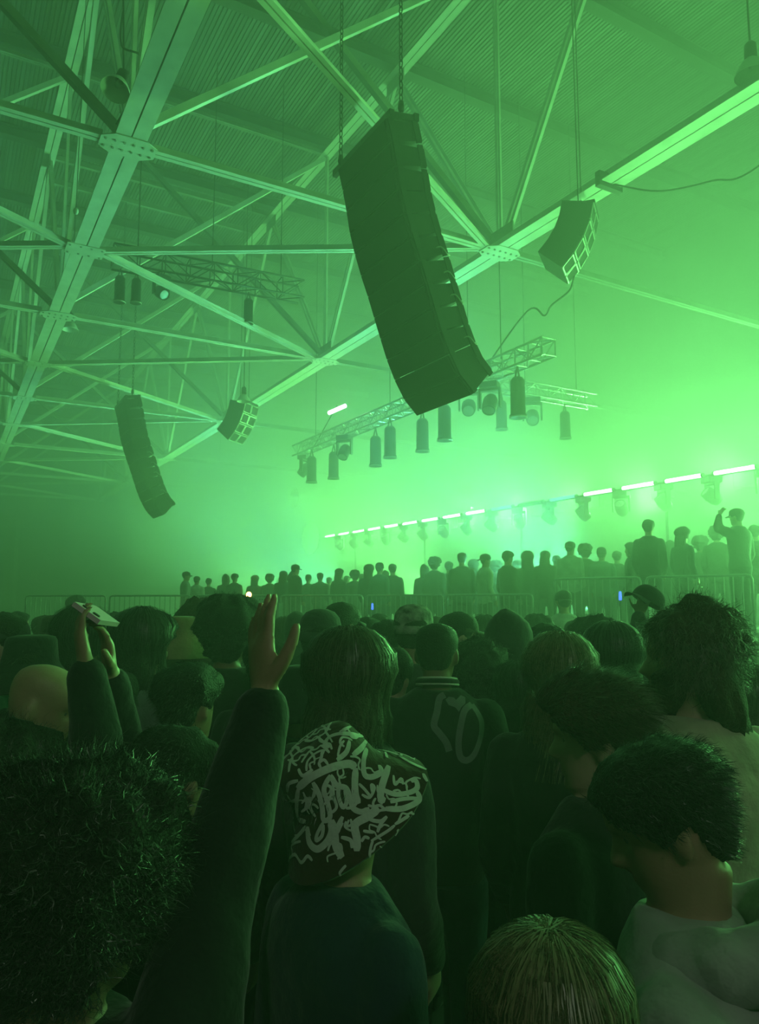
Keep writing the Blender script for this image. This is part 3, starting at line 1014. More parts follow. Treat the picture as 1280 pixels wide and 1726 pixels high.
def head_pt(phi, z, off=0.0):
    """point on the skull; phi 0 is the face, z about the middle of the head"""
    f, b, w = lerp_tab(HEAD, z)
    m = (f + b) / 2 - 0.005
    c, s = cos(phi), sin(phi)
    e = 0.9
    x = w * math.copysign(abs(s) ** e, s)
    y = m + ((f - m) if c > 0 else (m - b)) * math.copysign(abs(c) ** e, c)
    n = Vector((s, c, 0))
    a = abs((phi + pi) % (2 * pi) - pi)
    k = 0.0
    if a < 1.2:
        if -0.045 < z < 0.032:
            t = (0.032 - z) / 0.058 if z > -0.026 else max(0, (z + 0.045) / 0.019)
            k += 0.033 * max(0, min(1, t)) ** 1.2 * exp(-(a / (0.15 + 0.11 * max(0, min(1, (0.01 - z) / 0.04)))) ** 2)
        k -= 0.013 * exp(-((a - 0.42) / 0.20) ** 2) * exp(-((z - 0.012) / 0.013) ** 2)
        k += 0.007 * exp(-(a / 0.32) ** 2) * (exp(-((z + 0.056) / 0.005) ** 2) + exp(-((z + 0.069) / 0.005) ** 2))
        k += 0.007 * exp(-(a / 0.35) ** 2) * exp(-((z + 0.102) / 0.012) ** 2)
        k += 0.005 * exp(-((a - 0.35) / 0.35) ** 2) * exp(-((z - 0.034) / 0.009) ** 2)
    nz = 0.0
    if z > 0.06:
        nz = min(1.0, (z - 0.06) / 0.05)
    d = Vector((n.x * (1 - nz * 0.75), n.y * (1 - nz * 0.75), nz)).normalized()
    return Vector((x, y, z)) + n * k + d * off


def head_rings(mb, T, nr=30, na=36, fine=False):
    if fine:
        nr, na = 48, 80
    rings = []
    for i in range(nr + 1):
        z = -0.120 + 0.238 * i / nr
        rings.append([T @ head_pt(2 * pi * k / na - 0.0, z) for k in range(na)])
    mb.loft([list(reversed(r)) for r in rings])
    for s in (-1, 1):
        q = Matrix.Rotation(s * 0.35, 3, 'Z')
        mb.ellipsoid(T @ Vector((s * 0.080, -0.012, -0.005)), 0.010, 0.019, 0.033, 10, 8, T.to_3x3() @ q)


WORK = bpy.data.scenes.new('workbench')       # scratch scene, removed at the end


def remesh(mb, voxel, name, material, it=3, wr=0.0, wscale=9.0):
    me = mb.mesh('tmp', [])
    o = bpy.data.objects.new('tmp', me)
    WORK.collection.objects.link(o)
    m = o.modifiers.new('r', 'REMESH')
    m.mode = 'VOXEL'
    m.voxel_size = voxel
    if it:
        sm_ = o.modifiers.new('s', 'SMOOTH')
        sm_.iterations = it
        sm_.factor = 0.5
    WORK.view_layers[0].update()
    dg = WORK.view_layers[0].depsgraph
    out = bpy.data.meshes.new_from_object(o.evaluated_get(dg))
    out.name = name
    bpy.data.objects.remove(o)
    bpy.data.meshes.remove(me)
    if wr:
        cos_ = [v.co.copy() for v in out.vertices]
        nos_ = [v.normal.copy() for v in out.vertices]
        flat = []
        for c_, n_ in zip(cos_, nos_):
            q = c_ * wscale
            flat.extend(c_ + n_ * (wr * (noise.noise(Vector((q.x, q.y, q.z * 0.55))) + 0.5 * noise.noise(q * 2.3))))
        out.vertices.foreach_set('co', flat)
    out.materials.clear()
    out.materials.append(material)
    out.polygons.foreach_set('use_smooth', [True] * len(out.polygons))
    out.update()
    return out


def sup_ring(z, w, d, cy=0.0, cx=0.0, n=24, e=0.85):
    out = []
    for k in range(n):
        a = 2 * pi * k / n
        c, s = cos(a), sin(a)
        out.append(Vector((cx + w * math.copysign(abs(c) ** e, c), cy + d * math.copysign(abs(s) ** e, s), z)))
    return out


TORSO = [(0.80, 0.150, 0.105), (0.90, 0.172, 0.118), (1.06, 0.148, 0.102), (1.22, 0.165, 0.115), (1.34, 0.184, 0.120), (1.405, 0.178, 0.108), (1.455, 0.130, 0.085), (1.50, 0.072, 0.066)]


def torso(mb, s, bw, infl=0.0, lean=0.0, zlow=0.0, top_extra=0.0):
    rings = []
    for z, w, d in TORSO:
        if z < zlow:
            continue
        cy = -0.01 + lean * max(0, z - 0.9)
        rings.append([q * s for q in sup_ring(z + (infl * 0.4 if z > 1.3 else 0), w * bw + infl, d * bw + infl, cy)])
    if top_extra:
        rings.append([q * s for q in sup_ring(1.50 + top_extra, 0.066 + infl * 0.6, 0.064 + infl * 0.6, -0.005 + lean * 0.6)])
    mb.loft(rings)


def limb(mb, pts, rad, n=12):
    """tapered limb with rounded joints"""
    P_, R_ = [], []
    for i in range(len(pts) - 1):
        for k in range(5):
            t = k / 5
            P_.append(pts[i].lerp(pts[i + 1], t))
            bulge = 1 + 0.10 * sin(pi * min(1, t * 1.4))
            R_.append((rad[i] + (rad[i + 1] - rad[i]) * t) * bulge)
    P_.append(pts[-1])
    R_.append(rad[-1])
    mb.tube(P_, R_, n)
    for q, r in zip(pts, rad):
        mb.ellipsoid(q, r, r, r, 10, 6)


def hand(mb, wrist, d, nrm, side, s=1.0, curl=0.35, spread=0.10):
    """palm and five fingers; d: finger direction, nrm: palm side normal, side: +1 thumb towards d x nrm"""
    d = Vector(d).normalized()
    nrm = Vector(nrm)
    nrm = (nrm - d * nrm.dot(d)).normalized()
    x = d.cross(nrm).normalized() * side
    w = Vector(wrist)
    rings = []
    for t, hw, th in ((0.0, 0.026, 0.019), (0.02, 0.030, 0.018), (0.05, 0.039, 0.016), (0.085, 0.042, 0.014), (0.098, 0.038, 0.010)):
        rings.append([w + d * (t * s) + x * (hw * s * cos(a)) + nrm * (th * s * sin(a)) for a in [2 * pi * k / 14 for k in range(14)]])
    mb.loft(rings)
    for i, (off, ln) in enumerate(((0.031, 0.072), (0.0105, 0.080), (-0.0105, 0.075), (-0.031, 0.058))):
        q = w + d * (0.088 * s) + x * (off * s)
        dd = (d + x * (spread * (1.5 - i))).normalized()
        pts, rr = [q - dd * 0.012 * s], [0.0095 * s]
        ang = 0.0
        for j, f in enumerate((0.45, 0.31, 0.24)):
            ang += curl * (0.7 + 0.3 * j)
            q = q + (dd * cos(ang) + nrm * sin(ang)) * (ln * f * s)
            pts.append(q.copy())
            rr.append((0.0092 - 0.0009 * j) * s)
        mb.tube(pts, rr, 8)
        mb.ellipsoid(pts[-1], rr[-1], rr[-1], rr[-1], 8, 6)
    q = w + d * (0.022 * s) + x * (0.026 * s)
    pts, rr = [q - x * 0.012 * s], [0.014 * s]
    dd = (d * 0.68 + x * 0.70 + nrm * 0.25).normalized()
    for j, ln in enumerate((0.040, 0.030, 0.026)):
        q = q + dd * ln * s
        dd = (dd * 0.9 + d * 0.25 + nrm * curl * 0.3).normalized()
        pts.append(q.copy())
        rr.append((0.0125 - 0.0018 * j) * s)
    mb.tube(pts, rr, 8)
    mb.ellipsoid(pts[-1], rr[-1], rr[-1], rr[-1], 8, 6)


def smooth01(x):
    x = max(0.0, min(1.0, x))
    return x * x * (3 - 2 * x)


def hairline(phi):
    a = abs((phi + pi) % (2 * pi) - pi)
    tab = [(0.0, 0.070), (0.6, 0.064), (1.0, 0.030), (1.35, -0.012), (1.55, -0.010), (1.8, 0.008), (2.2, -0.050), (pi, -0.085)]
    return lerp_tab([(q, z) for q, z in tab], a)[0]


def strands(mb, roots, length, width, flow, curl=0.0, seg=4, grav=0.18):
    """thin tapering ribbons; roots: (point, normal); flow(point, normal) -> growth direction"""
    for q, n in roots:
        L = length * random.uniform(0.5, 1.15)
        d = flow(q, n)
        side = d.cross(n)
        if side.length < 1e-3:
            side = d.orthogonal()
        side = (side.normalized() + Vector((random.uniform(-1, 1), random.uniform(-1, 1), random.uniform(-1, 1))) * 0.5).normalized()
        ph = random.uniform(0, 6.28)
        vs, fs = [], []
        p_ = q.copy()
        for j in range(seg + 1):
            t = j / seg
            wv = width * (1 - t * 0.85) / 2
            c = p_ + (side * sin(ph + t * 7) + n * cos(ph + t * 7)) * curl * t
            vs += [c - side * wv, c + side * wv]
            if j < seg:
                fs.append((2 * j, 2 * j + 1, 2 * j + 3, 2 * j + 2))
            d = (d + Vector((0, 0, -1)) * grav + Vector((random.uniform(-1, 1), random.uniform(-1, 1), random.uniform(-1, 1))) * 0.10).normalized()
            p_ = p_ + d * (L / seg)
        mb.add(vs, fs)


ZPATH = [0.1178, 0.1165, 0.113, 0.106, 0.094, 0.076, 0.050, 0.015, -0.03, -0.085, -0.15, -0.22, -0.29]


def long_strands(mb, T, thick, n, style, hs):
    """ribbons combed down from the crown: they hug the head, then fall"""
    amp = 0.016 if style == 'wavy' else 0.004
    for _ in range(n):
        phi = random.uniform(0, 2 * pi)
        i0 = random.choice((0, 0, 1, 2, 3, 4, 5, 6))
        i1 = min(len(ZPATH) - 1, i0 + random.choice((4, 5, 6, 8, 9)))
        lift = random.uniform(-0.002, 0.014)
        mb.slot = random.choice((0, 1))
        ph, wd = random.uniform(0, 6.28), random.uniform(0.0016, 0.0034) * hs
        pts = []
        base = None
        drift = random.uniform(-0.16, 0.16)
        if i0 == 0:
            pts.append(T @ Vector((random.uniform(-0.006, 0.006), -0.012 + random.uniform(-0.02, 0.02), 0.118 + thick * 1.2 + 0.001 + lift * 0.6)))
        for j in range(i0, i1 + 1):
            z = ZPATH[j]
            a = (phi + pi) % (2 * pi) - pi
            want = max(abs(a), min(1.35, 0.25 * (j - 1))) if abs(a) < 1.35 else abs(a)
            f = math.copysign(want, a) + 0.05 * sin(ph + j) + drift * (j - i0) / 8
            if z > -0.05:
                q = head_pt(f, z, thick * (0.75 + 0.5 * smooth01((z + 0.02) / 0.09)) + lift + amp * 0.5 * sin(ph + j * 1.1))
                base = q
            else:
                q = Vector((base.x * 1.12, base.y - 0.02 * (-0.05 - z) / 0.1, z)) + Vector((sin(ph + j * 1.3), cos(ph + j * 1.3), 0)) * amp
            pts.append(T @ q)
        if len(pts) < 3:
            continue
        vs, fs = [], []
        cen_ = T @ Vector((0, 0, 0))
        for j, q in enumerate(pts):
            t = pts[min(j + 1, len(pts) - 1)] - pts[max(j - 1, 0)]
            sd = t.cross(q - cen_)
            sd = sd.normalized() if sd.length > 1e-6 else Vector((1, 0, 0))
            w = wd * (1 - 0.7 * j / (len(pts) - 1)) / 2
            vs += [q - sd * w, q + sd * w]
            if j:
                fs.append((2 * j - 2, 2 * j - 1, 2 * j + 1, 2 * j))
        mb.add(vs, fs)


def hair_mesh(style, T, hs, hcol, n_str, voxel=None, seed=0):
    """closed cap of hair whose lower rim sinks into the skull, plus loose strands"""
    random.seed(seed + 11)
    mb = MB()
    thick = {'shag': 0.034, 'short': 0.020, 'buzz': 0.007, 'curly': 0.050, 'afro': 0.060, 'swept': 0.028, 'long': 0.024, 'wavy': 0.034, 'thin': 0.012}[style]
    lump = {'shag': 0.022, 'short': 0.012, 'buzz': 0.001, 'curly': 0.030, 'afro': 0.026, 'swept': 0.014, 'long': 0.005, 'wavy': 0.014, 'thin': 0.004}[style]
    lscale = {'curly': 30, 'afro': 26, 'wavy': 18, 'shag': 24}.get(style, 20)
    nr, na = (36, 56) if n_str > 1000 else (24, 36)
    lowz = -0.118
    rings, info = [], []
    for i in range(nr + 1):
        z = lowz + (0.118 - lowz) * i / nr
        ring = []
        for k in range(na):
            phi = 2 * pi * k / na
            hl = hairline(phi)
            a = abs((phi + pi) % (2 * pi) - pi)
            if style in ('long', 'wavy', 'curly', 'afro', 'shag') and a > 1.0:
                hl -= 0.05 * smooth01((a - 1.0) / 0.5)
            m = smooth01((z - hl + 0.008) / 0.022)
            t = thick * (0.75 + 0.5 * smooth01((z + 0.02) / 0.09))
            if style == 'swept':
                t *= 1.0 + 0.55 * smooth01((1.3 - a) / 1.0) * smooth01((z - 0.04) / 0.05)
            q0 = head_pt(phi, z)
            nv = Vector((q0.x, q0.y, q0.z)) * lscale + Vector((seed * 3.1, 0, 0))
            if style in ('long', 'wavy', 'swept'):      # locks run down from the crown
                nv = Vector((cos(phi) * 7.0 + seed, sin(phi) * 7.0, z * (4 if style == 'long' else 12)))
            t += lump * (noise.noise(nv) + 0.55 * noise.noise(nv * 2.2))
            if style == 'shag':
                t *= 1.0 - 0.55 * smooth01((1.25 - a) / 0.5)
            off = t * m - 0.014 * (1 - m)
            q = head_pt(phi, z, off)
            ring.append(T @ q)
            if m > 0.8:
                info.append((q, (head_pt(phi, z, off + 0.01) - q).normalized(), a))
        rings.append(ring)
    mb.loft([list(reversed(r)) for r in rings])
    R3 = T.to_3x3()
    if style in ('long', 'wavy', 'shag'):        # mane falling behind and beside the neck
        rs = []
        Lh = {'long': 0.36, 'wavy': 0.40, 'shag': 0.23}[style]
        for j in range(12):
            t = j / 11
            zz = 0.05 - Lh * t
            w = 0.086 + 0.022 * sin(pi * min(1, t * 1.1)) - 0.03 * smooth01((t - 0.75) / 0.25)
            dep = 0.078 - 0.030 * t
            cy = -0.042 - 0.050 * t
            rg = []
            for q in sup_ring(0, w, dep, 0, 0, 30, 0.9):
                nz_ = noise.noise(Vector((q.x * 60 + seed, q.y * 60, zz * 6))) * (0.010 if style == 'long' else 0.022)
                q2 = Vector((q.x, q.y, 0))
                q2 = q2 * (1 + nz_ / 0.09)
                rg.append(T @ Vector((q2.x, q2.y + cy, zz)))
            rs.append(rg)
        mb.loft([list(r) for r in reversed(rs)])
    ln = {'shag': 0.055, 'short': 0.024, 'buzz': 0.006, 'curly': 0.034, 'afro': 0.026, 'swept': 0.045, 'long': 0.20, 'wavy': 0.20, 'thin': 0.03}[style] * hs
    cu = {'curly': 0.013, 'afro': 0.008, 'wavy': 0.012, 'shag': 0.012}.get(style, 0.002) * hs
    mb.slot = 1
    if style in ('long', 'wavy') and n_str:
        long_strands(mb, T, thick, n_str, style, hs)
    elif info and n_str:
        roots = []
        for _ in range(n_str):
            q, n, a = random.choice(info)
            q = q + Vector((random.uniform(-1, 1), random.uniform(-1, 1), random.uniform(-1, 1))) * 0.004
            roots.append((T @ (q - n * (0.004 if style not in ('long', 'wavy') else -0.001)), (R3 @ n).normalized()))
        back = (R3 @ Vector((0, -1, -0.25))).normalized()

        def flow(q, n):
            jit = Vector((random.uniform(-1, 1), random.uniform(-1, 1), random.uniform(-1, 1)))
            if style in ('long', 'wavy'):
                dn = Vector((0, 0, -1)) + n * n.z
                if dn.length < 0.35:
                    dn = Vector((n.x, n.y, 0)) + jit * 0.3
                d = dn.normalized() + n * 0.10 + jit * 0.10
            elif style in ('curly', 'afro'):
                d = n * 0.7 + jit * 1.0
            elif style == 'shag':
                d = Vector((0, 0, -0.7)) + n * 0.6 + jit * 0.5
            elif style == 'swept':
                d = back * 0.9 + n * 0.75 + Vector((0, 0, 0.35)) + jit * 0.3
            else:
                d = back * 0.8 + n * 0.55 + jit * 0.45
            return d.normalized()
        strands(mb, roots, ln, (0.0026 if style in ('long', 'wavy') else 0.0019 if n_str > 1000 else 0.0026) * hs, flow, cu, 7 if style in ('long', 'wavy') else 4, 0.30 if style in ('long', 'wavy') else 0.18)
    me = mb.mesh('hair', hcol, True)
    return me


# ---------------------------------------------------------------- headgear (points in head space, T maps to the person's space)
def lathe_head(mb, T, prof, n=40, sx=1.0, sy=1.0, wob=0.0, seed=0, c=(0, -0.006, 0), front_lift=0.0):
    rings = []
    for r, z in prof:
        rg = []
        for k in range(n):
            a = 2 * pi * k / n
            w = 1 + wob * noise.noise(Vector((cos(a) * 1.6 + seed, sin(a) * 1.6, z * 9)))
            y = c[1] + r * sy * sin(a) * w
            rg.append(T @ Vector((c[0] + r * sx * cos(a) * w, y, c[2] + z + front_lift * max(0, r - 0.09) * sin(a))))
        rings.append(rg)
    mb.loft(rings, False)


def bucket_hat(T, cloth_m, parent, scale=1.0, seed=0, wob=0.06, name='bucket_hat', label=None, dz=0.0):
    s = scale
    prof = [(0.182, -0.052), (0.150, -0.010), (0.118, 0.030), (0.108, 0.048), (0.103, 0.075), (0.098, 0.105), (0.094, 0.132), (0.086, 0.146), (0.060, 0.153), (0.030, 0.155), (0.002, 0.155),
            (0.002, 0.151), (0.056, 0.149), (0.081, 0.142), (0.089, 0.130), (0.093, 0.104), (0.098, 0.074), (0.103, 0.048), (0.113, 0.026), (0.146, -0.015), (0.179, -0.057), (0.182, -0.052)]
    prof = [(r * s, z * s + dz) for r, z in prof]
    mb = MB()
    lathe_head(mb, T, prof, 48, 0.90, 1.06, wob, seed)
    me = fix_normals(mb.mesh(name, cloth_m, True))
    o = link(name, me, parent)
    if label:
        o['label'] = label
    return o


def cap_hat(T, cloth_m, parent, backwards=False, name='cap', visor=True):
    mb = MB()
    pr = []
    for i in range(12):
        t = i / 11
        z = 0.030 + 0.100 * t
        r = 0.104 * sqrt(max(0.0, 1 - (t * 0.985) ** 2.4)) + 0.001
        pr.append((r, z))
    pr = [(0.098, 0.026)] + pr
    lathe_head(mb, T, pr, 36, 0.86, 1.04, 0.02, 1)
    crown = link(name, fix_normals(mb.mesh(name, cloth_m, True)), parent)
    if visor:
        sg = -1 if backwards else 1
        mb = MB()
        top, bot = [], []
        for j in range(5):
            for k in range(13):
                a = -0.95 + 1.9 * k / 12
                r0 = 0.094
                ext = 0.078 * (j / 4) * cos(a * 0.85)
                x = (r0 * 0.86 + ext * 0.25) * sin(a)
                y = -0.006 + sg * ((r0 * 1.02) * cos(a) + ext)
                z = 0.034 - 0.020 * (j / 4) - 0.02 * (abs(a) ** 2) * (j / 4)
                top.append(T @ Vector((x, y, z + 0.003)))
                bot.append(T @ Vector((x, y, z - 0.003)))
        n = 13
        fs = []
        for j in range(4):
            for k in range(12):
                a, b, c, d = j * n + k, j * n + k + 1, (j + 1) * n + k + 1, (j + 1) * n + k
                fs += [(a, b, c, d), (a + 65, d + 65, c + 65, b + 65)]
        rim = [j * n for j in range(5)] + [4 * n + k for k in range(1, 13)] + [j * n + 12 for j in (3, 2, 1, 0)]
        for a, b in zip(rim, rim[1:]):
            fs.append((a, b, b + 65, a + 65))
        mb.add(top + bot, fs)
        link('visor', fix_normals(mb.mesh('visor', cloth_m, True)), crown)
    bt = MB()
    bt.ellipsoid(T @ Vector((0, -0.006, 0.132)), 0.010, 0.010, 0.005, 8, 6)
    link('button', bt.mesh('button', cloth_m, True), crown)
    return crown


def beanie(T, cloth_m, parent):
    mb = MB()
    pr = [(0.100, 0.012), (0.108, 0.014), (0.110, 0.05), (0.106, 0.052), (0.106, 0.08), (0.096, 0.112), (0.072, 0.137), (0.035, 0.150), (0.002, 0.152)]
    lathe_head(mb, T, pr, 36, 0.88, 1.04, 0.03, 3)
    return link('beanie', fix_normals(mb.mesh('beanie', cloth_m, True)), parent)


def hood_up(T, cloth_m, parent, s):
    """raised hood: pointed shell with a rolled face edge, widening to the shoulders"""
    mb = MB()
    rows = [(-0.27, 0.150, 0.115), (-0.20, 0.118, 0.105), (-0.13, 0.104, 0.112), (-0.06, 0.112, 0.128), (0.0, 0.116, 0.134), (0.06, 0.110, 0.132), (0.10, 0.094, 0.118), (0.135, 0.064, 0.086), (0.158, 0.030, 0.044), (0.166, 0.006, 0.010)]
    rings = []
    for z, w, d in rows:
        rg = []
        for k in range(36):
            a = 2 * pi * k / 36
            c_, s_ = cos(a), sin(a)
            y = d * s_ - 0.012
            if s_ > 0.55 and -0.16 < z < 0.09:
                y = d * 0.55 - 0.012 - (s_ - 0.55) * 0.16      # face opening folded inwards
            q = Vector((w * c_, y - 0.05 * smooth01((z - 0.05) / 0.1), z))
            q *= 1 + 0.05 * noise.noise(q * 13)
            rg.append(T @ q)
        rings.append(rg)
    mb.loft(rings)
    h = link('hood', fix_normals(mb.mesh('hood', cloth_m, True)), parent)
    mb = MB()
    pts = []
    for k in range(15):
        a = -0.15 + (pi + 0.3) * k / 14
        pts.append(T @ Vector((0.100 * cos(a), 0.060 - 0.012 * sin(a), -0.06 + 0.165 * sin(a))))
    mb.tube(pts, 0.009, 8)
    link('hood_hem', mb.mesh('hood_hem', cloth_m, True), h)
    return h


def person(px, ytop, Y, yaw, label, top='black', pants='charcoal', skin='tan', hair='short', hcol='black', ground=0.0, hyaw=0.0, hpitch=0.0, hroll=0.0, bw=1.0, lean=0.0,
           arms=None, hat=None, hatcol='black', vox=0.014, n_str=500, group='standing crowd on the hall floor', beard=False, hood_down=False, extra_top=0.02, eyes=False, sleeve='long', seed=None, wr=0.006, H=None, neck=0.0):
    """px, ytop: where the top of the head sits in the picture; Y: distance along the floor. yaw: degrees turned to the right of straight ahead."""
    W = at(px, ytop, Y)
    ex = extra_top
    if H is None:
        H = W.z - ground - ex
    s = H / 1.75
    if not 1.42 < H < 2.0:
        print('HEIGHT', round(H, 2), label)
    seed = int(px * 7 + ytop) if seed is None else seed
    yr = -radians(yaw)
    root = empty('person', (0, 0, 0), yr)
    # put the head, not the feet, on the pixel column
    s = s if not neck else H / (1.75 + neck)
    hc = Vector((0, 0.012 + lean * 0.62, 1.632 + neck)) * s
    Rz = Matrix.Rotation(yr, 3, 'Z')
    hw = Rz @ hc
    root.location = (W.x - hw.x, W.y - hw.y, ground)
    tag(root, label, 'person', group)
    T = Matrix.Translation(hc) @ Matrix.Rotation(-radians(hyaw), 4, 'Z') @ Matrix.Rotation(radians(hpitch), 4, 'X') @ Matrix.Rotation(radians(hroll), 4, 'Y') @ Matrix.Scale(s, 4)
    inv = (Matrix.Translation(root.location) @ Matrix.Rotation(yr, 4, 'Z')).inverted()
    sk, tm = SKIN[skin], CL[top]
    body, shirt = MB(), MB()
    head_rings(body, T, fine=vox < 0.01)
    nb, nt_ = Vector((0, -0.012 + lean * 0.55, 1.44)) * s, T @ Vector((0, -0.020, -0.06))
    body.tube([nb, nb.lerp(nt_, 0.5), nt_], [0.068 * s, 0.056 * s, 0.056 * s], 16)
    torso(body, s, bw, 0.0, lean)
    torso(shirt, s, bw, 0.016, lean)
    arms = arms or {}
    for sd in (-1, 1):
        sh = Vector((sd * 0.178 * bw, -0.012 + lean * 0.5, 1.395)) * s
        a = arms.get('L' if sd < 0 else 'R')
        if a:
            el, wr_ = inv @ Vector(a['elbow']), inv @ Vector(a['wrist'])
            fd, pn = inv.to_3x3() @ Vector(a['dir']), inv.to_3x3() @ Vector(a['palm'])
            hand(body, wr_, fd, pn, a.get('side', sd), s, a.get('curl', 0.3), a.get('spread', 0.1))
        else:
            el = Vector((sd * 0.225 * bw, -0.035 + lean * 0.3, 1.10)) * s
            wr_ = Vector((sd * 0.215 * bw, 0.09, 0.90)) * s
            hand(body, wr_, (-sd * 0.1, 0.35, -0.9), (-sd, 0.1, 0), -sd, s, 0.4)
        limb(body, [sh, el, wr_], [0.056 * s, 0.042 * s, 0.029 * s])
        if sleeve == 'long':
            limb(shirt, [sh, el, el.lerp(wr_, 0.93)], [0.074 * s * bw, 0.060 * s, 0.046 * s])
        else:
            limb(shirt, [sh, sh.lerp(el, 0.78)], [0.074 * s * bw, 0.066 * s])
        hp, kn, an = Vector((sd * 0.088, -0.005, 0.86)) * s, Vector((sd * 0.105, 0.01, 0.48)) * s, Vector((sd * 0.115, -0.02, 0.085)) * s
        limb(body, [hp, kn, an], [0.085 * s, 0.055 * s, 0.038 * s])
    v = vox * s
    link('body', remesh(body, v, 'body', sk, 2), root)
    link('top', remesh(shirt, max(v, 0.011), 'top', tm, 4, wr * s), root)
    leg = MB()
    leg.loft([[q * s for q in sup_ring(z, w, d, -0.01)] for z, w, d in ((0.79, 0.160, 0.118), (0.90, 0.182, 0.128), (1.02, 0.160, 0.116))])
    for sd in (-1, 1):
        hp, kn, an = Vector((sd * 0.088, -0.005, 0.84)) * s, Vector((sd * 0.105, 0.01, 0.48)) * s, Vector((sd * 0.115, -0.02, 0.09)) * s
        limb(leg, [hp, kn, an], [0.098 * s, 0.075 * s, 0.062 * s])
    link('trousers', remesh(leg, 0.022 * s, 'trousers', CL[pants], 2), root)
    for sd in (-1, 1):
        sho = MB()
        rings = []
        for yy, w, h in ((-0.075, 0.026, 0.05), (-0.05, 0.038, 0.085), (0.0, 0.040, 0.09), (0.06, 0.045, 0.065), (0.13, 0.044, 0.05), (0.165, 0.028, 0.036)):
            rings.append([Vector((sd * 0.118 + w * cos(q), yy, max(0.0, h / 2 + h / 2 * sin(q)))) * s for q in [2 * pi * k / 10 for k in range(10)]])
        sho.loft(rings)
        link('shoe', sho.mesh('shoe', CL['charcoal'], True), root)
    if hair:
        link('hair', hair_mesh(hair, T, s, [HAIR[hcol], RIM_STRAND[hcol]], n_str, seed=seed % 97), root)
    if beard:
        mb = MB()
        rings = []
        for i in range(15):
            z = -0.128 + 0.125 * i / 14
            rg = []
            for k in range(40):
                phi = 2 * pi * k / 40
                a = abs((phi + pi) % (2 * pi) - pi)
                m = smooth01((1.75 - a) / 0.35) * smooth01((0.0 - z + 0.03 * (a - 0.9)) / 0.02)
                if a < 0.5 and z > -0.048:
                    m *= 0.0
                off = (0.022 + 0.006 * noise.noise(Vector((phi * 6, z * 60, seed)))) * m - 0.012 * (1 - m)
                rg.append(T @ (head_pt(phi, max(z, -0.118), off) + Vector((0, 0, min(0, z + 0.118)))))
            rings.append(rg)
        mb.loft([list(reversed(r)) for r in rings])
        link('beard', mb.mesh('beard', HAIR[hcol], True), root)
    if eyes:
        for sd in (-1, 1):
            mb = MB()
            mb.ellipsoid(T @ Vector((sd * 0.030, 0.0605, 0.012)), 0.0118 * s, 0.0118 * s, 0.0118 * s, 10, 8)
            link('eye', mb.mesh('eye', M['eye'], True), root)
    if hat == 'bucket':
        bucket_hat(T, CL[hatcol], root, 1.0, seed % 13)
    elif hat == 'cap':
        cap_hat(T, CL[hatcol], root)
    elif hat == 'cap_back':
        cap_hat(T, CL[hatcol], root, True)
    elif hat == 'beanie':
        beanie(T, CL[hatcol], root)
    elif hat == 'hood':
        hood_up(T, CL[hatcol], root, s)
    root['_s'] = s
    return root, T

# ---------------------------------------------------------------- nearest people
def garment_bvh(o):
    bpy.context.view_layer.update()
    mw = o.matrix_world
    me = o.data
    return BVHTree.FromPolygons([mw @ v.co for v in me.vertices], [tuple(p.vertices) for p in me.polygons])


def spline(pts, n=7):
    out = []
    for i in range(len(pts) - 1):
        p0, p1, p2, p3 = pts[max(i - 1, 0)], pts[i], pts[i + 1], pts[min(i + 2, len(pts) - 1)]
        for k in range(n):
            t = k / n
            out.append(tuple(0.5 * (2 * b + (c - a) * t + (2 * a - 5 * b + 4 * c - d) * t * t + (3 * b - a - 3 * c + d) * t ** 3) for a, b, c, d in zip(p0, p1, p2, p3)))
    out.append(pts[-1])
    return out


EYE_P = Vector((0, 0, EYE))


def print_strokes(name, garment, strokes, m, parent_inv, lift=0.0016, taper=True):
    """flat brush strokes lying on the cloth: strokes are (points, width in pixels)"""
    bvh = garment_bvh(garment)
    mb = MB()
    for pts, wpx in strokes:
        run = []
        for q in spline(pts):
            r = ray(*q).normalized()
            hit, nrm, _, dist = bvh.ray_cast(EYE_P, r)
            if hit is None or nrm is None:
                continue
            if nrm.dot(r) > 0:
                nrm = -nrm
            run.append((hit + nrm * lift, nrm, dist))
        if len(run) < 3:
            continue
        vs, fs = [], []
        for i, (h, n, dist) in enumerate(run):
            t = (run[min(i + 1, len(run) - 1)][0] - run[max(i - 1, 0)][0])
            sd = t.cross(n).normalized()
            e = min(i, len(run) - 1 - i)
            w = wpx / FPX * dist / 2 * (0.62 + 0.38 * min(1, e / 3) if taper else 1.0)
            vs += [h - sd * w, h + n * 0.0006, h + sd * w]
            if i:
                b = 3 * i
                fs += [(b - 3, b - 2, b + 1, b), (b - 2, b - 1, b + 2, b + 1)]
        mb.add([parent_inv @ v for v in vs], fs)
    return mb


